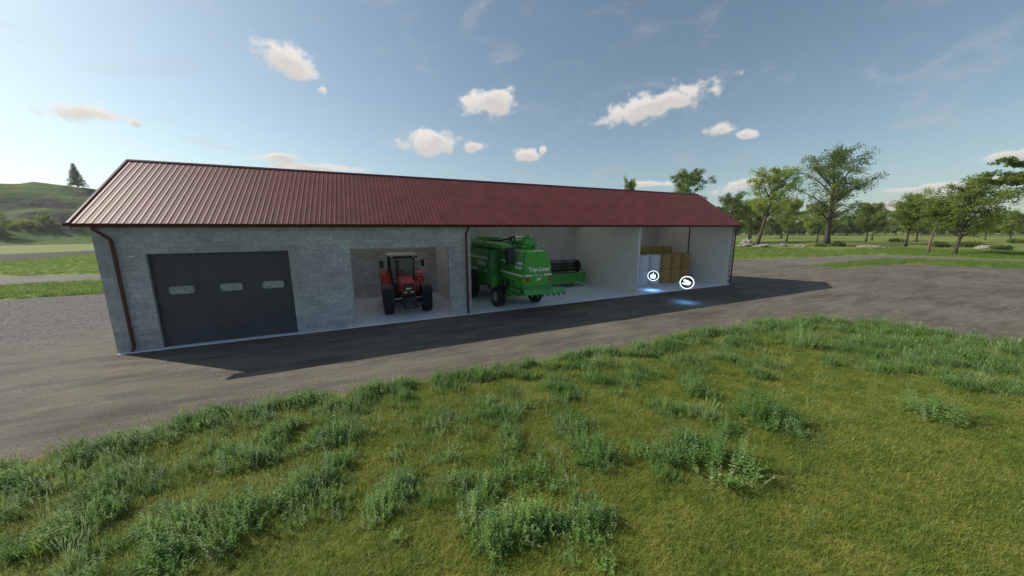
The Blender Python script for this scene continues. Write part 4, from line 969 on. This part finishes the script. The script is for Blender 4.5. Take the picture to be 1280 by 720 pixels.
plant_tree('meadow_tree', mC, (-150.3, 273.1, 0), 'low wide tree below the hill, nearest the shed', rz=2, s=(1.15, 1.15, .88), group=GL)
plant_tree('meadow_tree', mD, (-169, 255.4, 0), 'tree below the hill cut by the left edge', rz=3, s=1.05, group=GL)
cx_, cy_ = -186.0, 352.0; print("hill", hill_h(cx_, cy_))
plant_tree('spruce_tree', conifer_meshes(17.5, 9.5, 5, M_leafd), (cx_, cy_, hill_h(cx_, cy_)-.3), 'lone spruce standing on top of the rocky hill')

# ------------------------------------------------------------------ rocks and shrubs
def rock(loc, s, seed, label, cat='rock', group='pale rocks by the meadow', m=M_rock, name='boulder'):
    bm = bmesh.new(); bmesh.ops.create_icosphere(bm, subdivisions=4, radius=1)
    for v in bm.verts:
        k = 1+.45*noise.noise(v.co*1.3+Vector((seed, 0, 0)))+.3*noise.noise(v.co*2.6+Vector((0, seed, 0)))+.14*noise.noise(v.co*6+Vector((0, 0, seed))); v.co *= k
    me = bpy.data.meshes.new(name); bm.to_mesh(me); bm.free(); me.materials.append(m)
    o = bpy.data.objects.new(name, me); COL.objects.link(o); o.scale = s; o.location = (loc[0], loc[1], s[2]*.25); o.rotation_euler.z = seed
    return tag(o, label, cat, group)
rk = [((104.4, 38.3), (2.6, 1.8, .8), 'largest pale rock lying nearest the shed corner'), ((102.8, 33.6), (2.0, 1.2, .55), 'flat pale rock in front of the leaning oak'),
      ((111.5, 34.0), (1.7, 1.1, .6), 'pale rock right of the leaning oak trunk'), ((110.5, 29.3), (1.2, 1., .45), 'small pale rock at the right end of the rock line'),
      ((114., 44.5), (2.0, 1.5, 1.3), 'upright pale rock behind the leaning oak trunk'), ((108.5, 36.5), (1.5, 1.2, .5), 'low pale rock between the larger ones'),
      ((130.3, 5.4), (1.3, 1.0, .6), 'reddish grey rock among the shrubs under the broad leaning tree'), ((114., 16.1), (2.2, .9, .35), 'low pale rock in the grass left of the small pine'), ((122., 20.5), (2.4, .9, .4), 'low pale rock in the grass under the low spreading tree'),
      ((-161, 268), (3.6, 1.2, 1.2), 'pale flat boulder below the hill between two trees')]
for i, (p, s, lb) in enumerate(rk): rock(p, s, i*1.7+.3, lb)
def shrub_mesh(W_, H_, seed, lm=M_leafd, leaf=.28, n=30, per=40):
    rng = np.random.default_rng(seed); c = []; r = []
    for i in range(n):
        a = rng.random()*6.28; q = rng.random()**.6*W_/2*.8; c.append((math.cos(a)*q, math.sin(a)*q, H_*(.15+.6*rng.random()*(1-(q/(W_/2))**2*.6)))); r.append(W_*.13)
    V, Fc = leaf_quads(c, r, per, leaf, rng, flat=.8)
    return np_mesh('shrub', V, Fc, lm)
sm1, sm2 = shrub_mesh(3.2, 1.4, 3), shrub_mesh(4.2, 1.3, 4)
for (x, y), me, s, lb in (((121.6, 26.2), sm1, 1.1, 'dark shrub at the foot of the tallest oak'), ((133.5, 12.4), sm1, 1.15, 'dark shrub between the pine and the broad leaning tree'),
                          ((138.7, 8.7), sm2, 1.1, 'wide dark shrub right of the broad leaning tree'), ((183.3, 9.5), sm2, 1.1, 'dark shrub far off at the right edge'),
                          ((170.4, 29.9), sm1, 1.2, 'rounded shrub in the meadow behind the pine'), ((117, 28), sm2, .8, 'grey green shrub left of the tallest oak trunk'),
                          ((125, 2.5), sm2, .8, 'low shrub beside the reddish grey rock')):
    o = bpy.data.objects.new('shrub', me); COL.objects.link(o); o.location = (x, y, 0); o.scale = (s, s, s); o.rotation_euler.z = x; tag(o, lb, 'shrub', 'shrubs in the meadow')

# ------------------------------------------------------------------ scatter (geometry nodes on a point mesh)
SRC = bpy.data.collections.new('scatter_sources')      # never linked to the scene
def source(me, name):
    o = bpy.data.objects.new(name, me); return o
def scatter(name, pts, meshes, label=None, cat=None):
    """pts: list of (x,y,z, rx,ry,rz, scale, variant)"""
    col = bpy.data.collections.new(name+'_sources')
    for i, me in enumerate(meshes): col.objects.link(bpy.data.objects.new('%s_source_%02d' % (name, i), me))
    A = np.array(pts, dtype=np.float64)
    me = bpy.data.meshes.new(name); me.from_pydata(A[:, :3].tolist(), [], [])
    a = me.attributes.new('rot', 'FLOAT_VECTOR', 'POINT'); a.data.foreach_set('vector', A[:, 3:6].astype(np.float32).ravel())
    a = me.attributes.new('scl', 'FLOAT', 'POINT'); a.data.foreach_set('value', A[:, 6].astype(np.float32))
    a = me.attributes.new('vid', 'INT', 'POINT'); a.data.foreach_set('value', A[:, 7].astype(np.int32))
    o = bpy.data.objects.new(name, me); COL.objects.link(o)
    ng = bpy.data.node_groups.new(name, 'GeometryNodeTree')
    ng.interface.new_socket('Geometry', in_out='INPUT', socket_type='NodeSocketGeometry'); ng.interface.new_socket('Geometry', in_out='OUTPUT', socket_type='NodeSocketGeometry')
    n_ = ng.nodes; gi = n_.new('NodeGroupInput'); go = n_.new('NodeGroupOutput'); ip = n_.new('GeometryNodeInstanceOnPoints'); ci = n_.new('GeometryNodeCollectionInfo')
    ci.inputs['Collection'].default_value = col; ci.inputs['Separate Children'].default_value = True; ci.inputs['Reset Children'].default_value = True
    def attr(nm, ty):
        q = n_.new('GeometryNodeInputNamedAttribute'); q.data_type = ty; q.inputs['Name'].default_value = nm; return q.outputs[0]
    l_ = ng.links; l_.new(gi.outputs[0], ip.inputs['Points']); l_.new(ci.outputs[0], ip.inputs['Instance']); ip.inputs['Pick Instance'].default_value = True
    l_.new(attr('vid', 'INT'), ip.inputs['Instance Index']); l_.new(attr('rot', 'FLOAT_VECTOR'), ip.inputs['Rotation']); l_.new(attr('scl', 'FLOAT'), ip.inputs['Scale'])
    l_.new(ip.outputs[0], go.inputs[0])
    md = o.modifiers.new('scatter', 'NODES'); md.node_group = ng
    o['kind'] = 'stuff'
    return tag(o, label, cat)
def tuft_mesh(seed, n, hgt, wd, spread, lay, m):
    rng = random.Random(seed); V = []; Fc = []
    for _ in range(n):
        a = rng.uniform(0, 6.283); q = rng.random()**.5*spread; x, y = q*math.cos(a), q*math.sin(a)
        az = rng.uniform(0, 6.283); h = hgt*rng.uniform(.5, 1.15); ln = lay*rng.uniform(.3, 1.2); w_ = wd*rng.uniform(.7, 1.3)
        dx, dy = math.cos(az), math.sin(az); px, py = -dy*w_/2, dx*w_/2; b0 = len(V)
        for f in (0, .4, .75):
            cx, cy, cz = x+dx*h*ln*f*f, y+dy*h*ln*f*f, h*f*(1-.25*ln*f); k = 1-f*.55
            V += [(cx-px*k, cy-py*k, cz), (cx+px*k, cy+py*k, cz)]
        V.append((x+dx*h*ln, y+dy*h*ln, h*(1-.3*ln)))
        Fc += [(b0, b0+1, b0+3, b0+2), (b0+2, b0+3, b0+5, b0+4), (b0+4, b0+5, b0+6)]
    me = bpy.data.meshes.new('tuft'); me.from_pydata(V, [], Fc); me.materials.append(m); return me
def weed_mesh(seed, n_stems, hgt, spread, lm, flower=False, leaf=.07):
    """upright leafy stems with paired pointed leaves"""
    rng = random.Random(seed); V = []; Fc = []; mi = []
    for _ in range(n_stems):
        a = rng.uniform(0, 6.283); q = rng.random()**.6*spread; x, y = q*math.cos(a), q*math.sin(a); h = hgt*rng.uniform(.5, 1.1)*(1-.45*(q/spread)**2)
        lx, ly = math.cos(a)*q*.35+rng.uniform(-.06, .06), math.sin(a)*q*.35+rng.uniform(-.06, .06)
        b0 = len(V); V += [(x-.003, y, 0), (x+.003, y, 0), (x+lx+.002, y+ly, h), (x+lx-.002, y+ly, h)]; Fc.append((b0, b0+1, b0+2, b0+3)); mi.append(0)
        k = int(h/.045); 
        for i in range(k):
            f = (i+1)/k; cx, cy, cz = x+lx*f, y+ly*f, h*f; az = i*2.4+rng.uniform(-.4, .4)
            for az2 in (az, az+math.pi):
                L_ = leaf*rng.uniform(.7, 1.2)*(1.15-.55*f); w_ = L_*.36; e = rng.uniform(.1, .9)
                dx, dy = math.cos(az2), math.sin(az2); b0 = len(V)
                V += [(cx, cy, cz), (cx+dx*L_*.5-dy*w_, cy+dy*L_*.5+dx*w_, cz+L_*.5*e), (cx+dx*L_, cy+dy*L_, cz+L_*(e-.25)), (cx+dx*L_*.5+dy*w_, cy+dy*L_*.5-dx*w_, cz+L_*.5*e)]
                Fc.append((b0, b0+1, b0+2, b0+3)); mi.append(0)
        if flower and rng.random() < .06:
            b0 = len(V); s = .009; cx, cy, cz = x+lx, y+ly, h+.01
            V += [(cx-s, cy-s, cz), (cx+s, cy-s, cz), (cx+s, cy+s, cz), (cx-s, cy+s, cz), (cx, cy, cz+s)]; Fc += [(0+b0, 1+b0, 4+b0), (1+b0, 2+b0, 4+b0), (2+b0, 3+b0, 4+b0), (3+b0, b0, 4+b0)]; mi += [1]*4
    me = bpy.data.meshes.new('weed'); me.from_pydata(V, [], Fc); me.materials.append(lm); me.materials.append(M_flower); me.polygons.foreach_set('material_index', mi); return me
def stalk_mesh(seed, n, hgt, m):
    rng = random.Random(seed); V = []; Fc = []
    for _ in range(n):
        a = rng.uniform(0, 6.283); q = rng.random()*.12; x, y = q*math.cos(a), q*math.sin(a); h = hgt*rng.uniform(.6, 1.1); lx, ly = rng.uniform(-.15, .15), rng.uniform(-.15, .15)
        b0 = len(V); V += [(x-.002, y, 0), (x+.002, y, 0), (x+lx*.7+.002, y+ly*.7, h*.75), (x+lx*.7-.002, y+ly*.7, h*.75), (x+lx*.9+.008, y+ly*.9, h*.88), (x+lx*.9-.008, y+ly*.9, h*.88), (x+lx, y+ly, h)]
        Fc += [(b0, b0+1, b0+2, b0+3), (b0+3, b0+2, b0+4, b0+5), (b0+5, b0+4, b0+6)]
    me = bpy.data.meshes.new('stalk'); me.from_pydata(V, [], Fc); me.materials.append(m); return me

def inside(x, y, poly):
    c = False; j = len(poly)-1
    for i in range(len(poly)):
        xi, yi = poly[i]; xj, yj = poly[j]
        if (yi > y) != (yj > y) and x < (xj-xi)*(y-yi)/(yj-yi)+xi: c = not c
        j = i
    return c
def edge_dist(x, y):
    d = 1e9
    for (ax, ay), (bx, by) in zip(YE, YE[1:]):
        vx, vy = bx-ax, by-ay; t = max(0, min(1, ((x-ax)*vx+(y-ay)*vy)/(vx*vx+vy*vy))); d = min(d, math.hypot(x-ax-vx*t, y-ay-vy*t))
    return d
LAWN = YE[::-1]+[(-60, -60)]
tanh_ = 640/F_PX*1.06
def in_view(x, y, marg=1.0):
    dx, dy = x-CAM.x, y-CAM.y; d = dx*math.sin(YAW)+dy*math.cos(YAW); s = dx*math.cos(YAW)-dy*math.sin(YAW)
    return d > 1.2 and abs(s) < d*tanh_+marg+.9
rnd = random.Random(7)
# 1. short lawn grass
pts = []
for _ in range(200000):
    # draw in camera-centred polar coordinates so near ground is densest
    x = rnd.uniform(-6, 31); y = rnd.uniform(-22, -6.3)
    d = math.hypot(x-CAM.x, y-CAM.y)
    if rnd.random() > min(1, 1.25-d*.045): continue
    if not in_view(x, y): continue
    if not inside(x, y, LAWN) or edge_dist(x, y) < .12: continue
    n_ = noise.noise(Vector((x*.5, y*.5, 0)))
    pts.append((x, y, .01, rnd.uniform(-.15, .15), rnd.uniform(-.15, .15), rnd.uniform(0, 6.28), (.8+.5*n_+rnd.uniform(-.15, .25))*(1+d*.012), rnd.randrange(4)))
lawn_m = [tuft_mesh(i, 30, .12, .0065, .12, 1.1, M_grassb) for i in range(3)]+[tuft_mesh(9, 20, .09, .009, .1, .9, M_grassl)]
scatter('lawn_grass', pts, lawn_m, 'short olive green lawn grass covering the foreground', 'grass'); print('lawn tufts', len(pts))
# 2. weeds: band along the yard edge and patches
PATCH = [(2.7,-8.1),(3.7,-9.3),(4.1,-8.9),(4.1,-10.1),(4.8,-10.5),(5.0,-9.6),(5.7,-10.9),(7.3,-10.5),(6.4,-8.9),(7.6,-9.0),(8.9,-11.1),(9.5,-11.1),(10.6,-10.5),(10.5,-11.6),(10.7,-9.4),(10.3,-12.5),(9.9,-12.3),(11.0,-12.7),(11.6,-11.4),(12.9,-10.1),(14.4,-9.6),(13.0,-9.2),(11.4,-10.1),(9.9,-9.5),(16.4,-9.7),(16.3,-10.8),(13.8,-12.3),(15.5,-12.0),(16.6,-12.7),(18.4,-10.9),(19.5,-10.8),(23.7,-11.0),(23.7,-11.8),(22.4,-12.5),(22.8,-13.0),(23.0,-13.7),(23.8,-14.3),(25.6,-13.7),(25.2,-12.9),(25.4,-11.8),(26.2,-13.0),(26.4,-10.2),(25.3,-9.1),(28,-11),(28,-14),(27,-15.5),(26,-11.5),(24.8,-10.8),(19,-10.2),(17.5,-9.3),(20.5,-9.4),(21.5,-8.9),(18.2,-9.9),(15.2,-9.0),(13.2,-12.4),(15,-11.3),(12.3,-10.6),(24.4,-12.6),(26,-14),(21.8,-11.6),(9.0,-10.0),(8.2,-9.6),(22.5,-9.3),(24,-9.6),(27,-12.3),(27.6,-13.2),(28.6,-12.3)]
pts = []; pts2 = []
wm = [weed_mesh(1, 10, .34, .16, M_weed, leaf=.07), weed_mesh(2, 9, .42, .15, M_weed, True, leaf=.075), weed_mesh(3, 10, .30, .18, M_weed, leaf=.06), weed_mesh(4, 12, .36, .16, M_weedp, True, leaf=.045), weed_mesh(5, 9, .46, .14, M_weed, leaf=.06)]
lm_ = [tuft_mesh(21, 22, .34, .007, .12, .7, M_grassl), tuft_mesh(22, 18, .42, .007, .12, .6, M_grassl), stalk_mesh(1, 6, .55, M_weedp)]
for _ in range(85000):
    x = rnd.uniform(-7, 31); y = rnd.uniform(-20, -6.3)
    if not in_view(x, y): continue
    if not inside(x, y, LAWN): continue
    ed = edge_dist(x, y)
    if ed < .05: continue
    k = math.exp(-(ed/.75)**2)*1.1+.45*math.exp(-(ed/1.7)**2)
    for px, py in PATCH:
        q = ((x-px)**2+(y-py)**2)/.20
        if q < 9: k += .95*math.exp(-q)
    if x < 8.5: k += .22*smooth(-12.5, -9, y)*(1-smooth(7, 9.5, x))
    k *= .62+2.2*noise.noise(Vector((x*1.5, y*1.5, 5)))
    if x > 22: k += .30*smooth(-15.5, -13.5, y)*smooth(22, 24.5, x)*(.6+2*noise.noise(Vector((x*1.3, y*1.3, 15))))
    if rnd.random() < k*.50:
        pts.append((x, y, .005, rnd.uniform(-.12, .12), rnd.uniform(-.12, .12), rnd.uniform(0, 6.28), rnd.uniform(.5, 1.1)*(.70+.35*min(1, k)), rnd.choice((0, 0, 1, 2, 2, 3, 3, 4))))
    elif rnd.random() < k*.55+.012:
        pts2.append((x, y, .005, rnd.uniform(-.15, .15), rnd.uniform(-.15, .15), rnd.uniform(0, 6.28), rnd.uniform(.55, 1.1), rnd.choice((0, 0, 1, 2))))
scatter('weed_undergrowth', pts, wm, 'leafy green weeds crowding the edge of the lawn along the yard', 'weeds'); print('weeds', len(pts))
scatter('long_grass', pts2, lm_, 'long pale grass standing between the weeds', 'grass'); print('long', len(pts2))
# stray tufts where the lawn breaks up into the yard
pts = []
for _ in range(9000):
    x = rnd.uniform(-7, 31.5); y = rnd.uniform(-16, -5.2)
    if inside(x, y, LAWN) or not in_view(x, y): continue
    ed = edge_dist(x, y)
    if rnd.random() < .9*math.exp(-(ed/.28)**2)+.010*math.exp(-(ed/1.5)**2):
        pts.append((x, y, .0, rnd.uniform(-.2, .2), rnd.uniform(-.2, .2), rnd.uniform(0, 6.28), rnd.uniform(.35, .9), rnd.randrange(2)))
scatter('stray_grass', pts, [tuft_mesh(41, 16, .20, .007, .10, .9, M_grassl), tuft_mesh(42, 12, .14, .008, .08, 1.0, M_grassb)], 'stray grass tufts creeping onto the edge of the dirt yard', 'grass')
def stone_mesh(seed):
    bm = bmesh.new(); bmesh.ops.create_icosphere(bm, subdivisions=1, radius=1)
    for v in bm.verts: v.co *= 1+.5*noise.noise(v.co*1.1+Vector((seed, 0, 0))); v.co.z *= .6
    me = bpy.data.meshes.new('stone'); bm.to_mesh(me); bm.free(); me.materials.append(M_stone); return me
M_stone = mat('loose_stone', (.30, .27, .23), .95, var=.3, scale=.4)
pts = []
for _ in range(26000):
    x = rnd.uniform(-16, 34); y = rnd.uniform(-16, 17)
    if inside(x, y, LAWN) or not in_view(x, y) or (-.2 < x < 35.1 and -.2 < y < 7.5): continue
    d = math.hypot(x-CAM.x, y-CAM.y); ed = edge_dist(x, y)
    k = .10+.9*math.exp(-ed/.6)+(.8 if x < -3 and y > 2 else 0)+.3*max(0, noise.noise(Vector((x*.4, y*.4, 2))))
    if rnd.random() < k: pts.append((x, y, .002, 0, 0, rnd.uniform(0, 6.28), rnd.uniform(.006, .02)*(1+.02*d), rnd.randrange(3)))
scatter('loose_gravel', pts, [stone_mesh(i) for i in range(3)], 'loose gravel lying on the dirt yard', 'gravel'); print('stones', len(pts))
# 3. rough grass strips farther off
pts = []
STR = [[(-90, 18), (-14, 18), (5, 18.5), (5, 31), (-15, 28.8), (-21, 28), (-90, 24)], [(-60, 48), (-27, 38.5), (-19, 36.5), (8, 38), (8, 80), (-49, 93), (-49, 71), (-47, 45)],
       [(56.8, 1.6), (69.2, .6), (72.6, -7.5), (74.3, -20), (76, -40), (86, -40), (84, -5.2), (78.8, 4.5), (57.5, 4.2)], [(36, 21), (45, 17.5), (61, 13.8), (80, 10.5), (90, 9), (100, 14), (105, 34), (90, 60), (40, 60)],
       [(91, 7), (92, -4), (95, -40), (112, -40), (125, 20), (102, 18)]]
bx = [(min(p[0] for p in s), max(p[0] for p in s), min(p[1] for p in s), max(p[1] for p in s)) for s in STR]
cnt = [9000, 9000, 6500, 6500, 6000]
for s, q, c in zip(STR, bx, cnt):
    for _ in range(c):
        x = rnd.uniform(q[0], q[1]); y = rnd.uniform(q[2], q[3])
        if inside(x, y, s) and in_view(x, y, 2): pts.append((x, y, -.03, 0, 0, rnd.uniform(0, 6.28), rnd.uniform(.6, 1.25), rnd.randrange(3)))
rough = [tuft_mesh(31, 26, .36, .020, .30, .7, M_grassl), tuft_mesh(32, 26, .30, .022, .32, .9, M_grassl), tuft_mesh(33, 30, .26, .022, .34, .8, M_grassl)]
scatter('rough_grass', pts, rough, 'rough green grass verges beyond the yard and tracks', 'grass'); print('rough', len(pts))
# 4. far wood on the horizon
def joined(ms):
    a, c = ms; V = [tuple(v.co) for v in a.vertices]+[tuple(v.co) for v in c.vertices]; k = len(a.vertices)
    Fc = [tuple(p.vertices) for p in a.polygons]+[tuple(i+k for i in p.vertices) for p in c.polygons]
    me = bpy.data.meshes.new('wood_tree'); me.from_pydata(V, [], Fc); me.materials.append(a.materials[0]); me.materials.append(c.materials[0])
    me.polygons.foreach_set('material_index', [0]*len(a.polygons)+[1]*len(c.polygons)); return me
fw_ = [joined(tree_meshes(12, 13, 201, cb=.15, leaf=.8, per=20, lm=M_leafd)), joined(tree_meshes(10, 12, 202, cb=.12, leaf=.8, per=20, lm=M_leafd))]
pts = []
for _ in range(190):
    az = R(rnd.uniform(50, 92)); d = rnd.uniform(330, 520); pts.append((CAM.x+math.sin(az)*d, CAM.y+math.cos(az)*d, -.5, 0, 0, rnd.uniform(0, 6.28), rnd.uniform(.65, 1.15), rnd.randrange(2)))
for _ in range(0):
    az = R(rnd.uniform(-36, -18)); d = rnd.uniform(318, 335); x_, y_ = CAM.x+math.sin(az)*d, CAM.y+math.cos(az)*d
    pts.append((x_, y_, max(-.5, hill_h(x_, y_)-.3), 0, 0, rnd.uniform(0, 6.28), rnd.uniform(.25, .5), rnd.randrange(2)))
scatter('distant_wood', pts, fw_, 'far belt of trees along the horizon beyond the meadow', 'wood')

# 5. weed clumps that stand alone
GC = 'weed clumps standing in the lawn'
CLUMP = [((20.0, -13.9), 1.35, 'lone rounded weed clump standing well right in the open lawn'), ((14.0, -12.95), 1.45, 'biggest dark green weed clump in the middle of the lawn'),
         ((16.4, -12.35), 1.5, 'wide weed clump casting a shadow, just behind the biggest dark clump'), ((6.4, -10.75), 1.15, 'bright green weed clump in the lower left of the lawn'),
         ((8.35, -11.35), .75, 'small dark weed clump left of the lawn centre'), ((12.1, -11.75), 1.15, 'weed clump between the lawn centre and the biggest dark clump'),
         ((22.9, -10.2), 1.35, 'weed clump near the far rounded corner of the lawn'), ((10.4, -12.55), .9, 'weed clump nearest the camera below the middle of the lawn')]
for i, ((x, y), s, lb) in enumerate(CLUMP):
    o = empty('weed_clump', (x, y, .01), i*1.3, lb, 'weeds', GC)
    for nm, me in (('leafy_stems', weed_mesh(300+i, 60, .48, .36, M_weed, leaf=.062)), ('pale_stems', weed_mesh(330+i, 22, .45, .40, M_weedp, False, leaf=.04))):
        c = bpy.data.objects.new(nm, me); COL.objects.link(c); c.parent = o
    o.scale = (s, s, s)

# ------------------------------------------------------------------ haze
hz_ = MB().bb(-1400, 2400, -900, 1500, -1.5, 150).build('haze', M_rock); hz_.data.materials.clear()
mh = bpy.data.materials.new('haze_air'); mh.use_nodes = True; t = mh.node_tree; t.nodes.remove(t.nodes['Principled BSDF'])
pv = t.nodes.new('ShaderNodeVolumePrincipled'); pv.inputs['Color'].default_value = (.95, .97, 1, 1); pv.inputs['Density'].default_value = .00017; pv.inputs['Anisotropy'].default_value = .2
t.links.new(pv.outputs[0], t.nodes['Material Output'].inputs['Volume']); hz_.data.materials.append(mh); hz_['kind'] = 'stuff'; tag(hz_, 'thin bluish haze in front of the far hills and trees', 'haze')
sc.cycles.volume_bounces = 0; sc.cycles.diffuse_bounces = 8
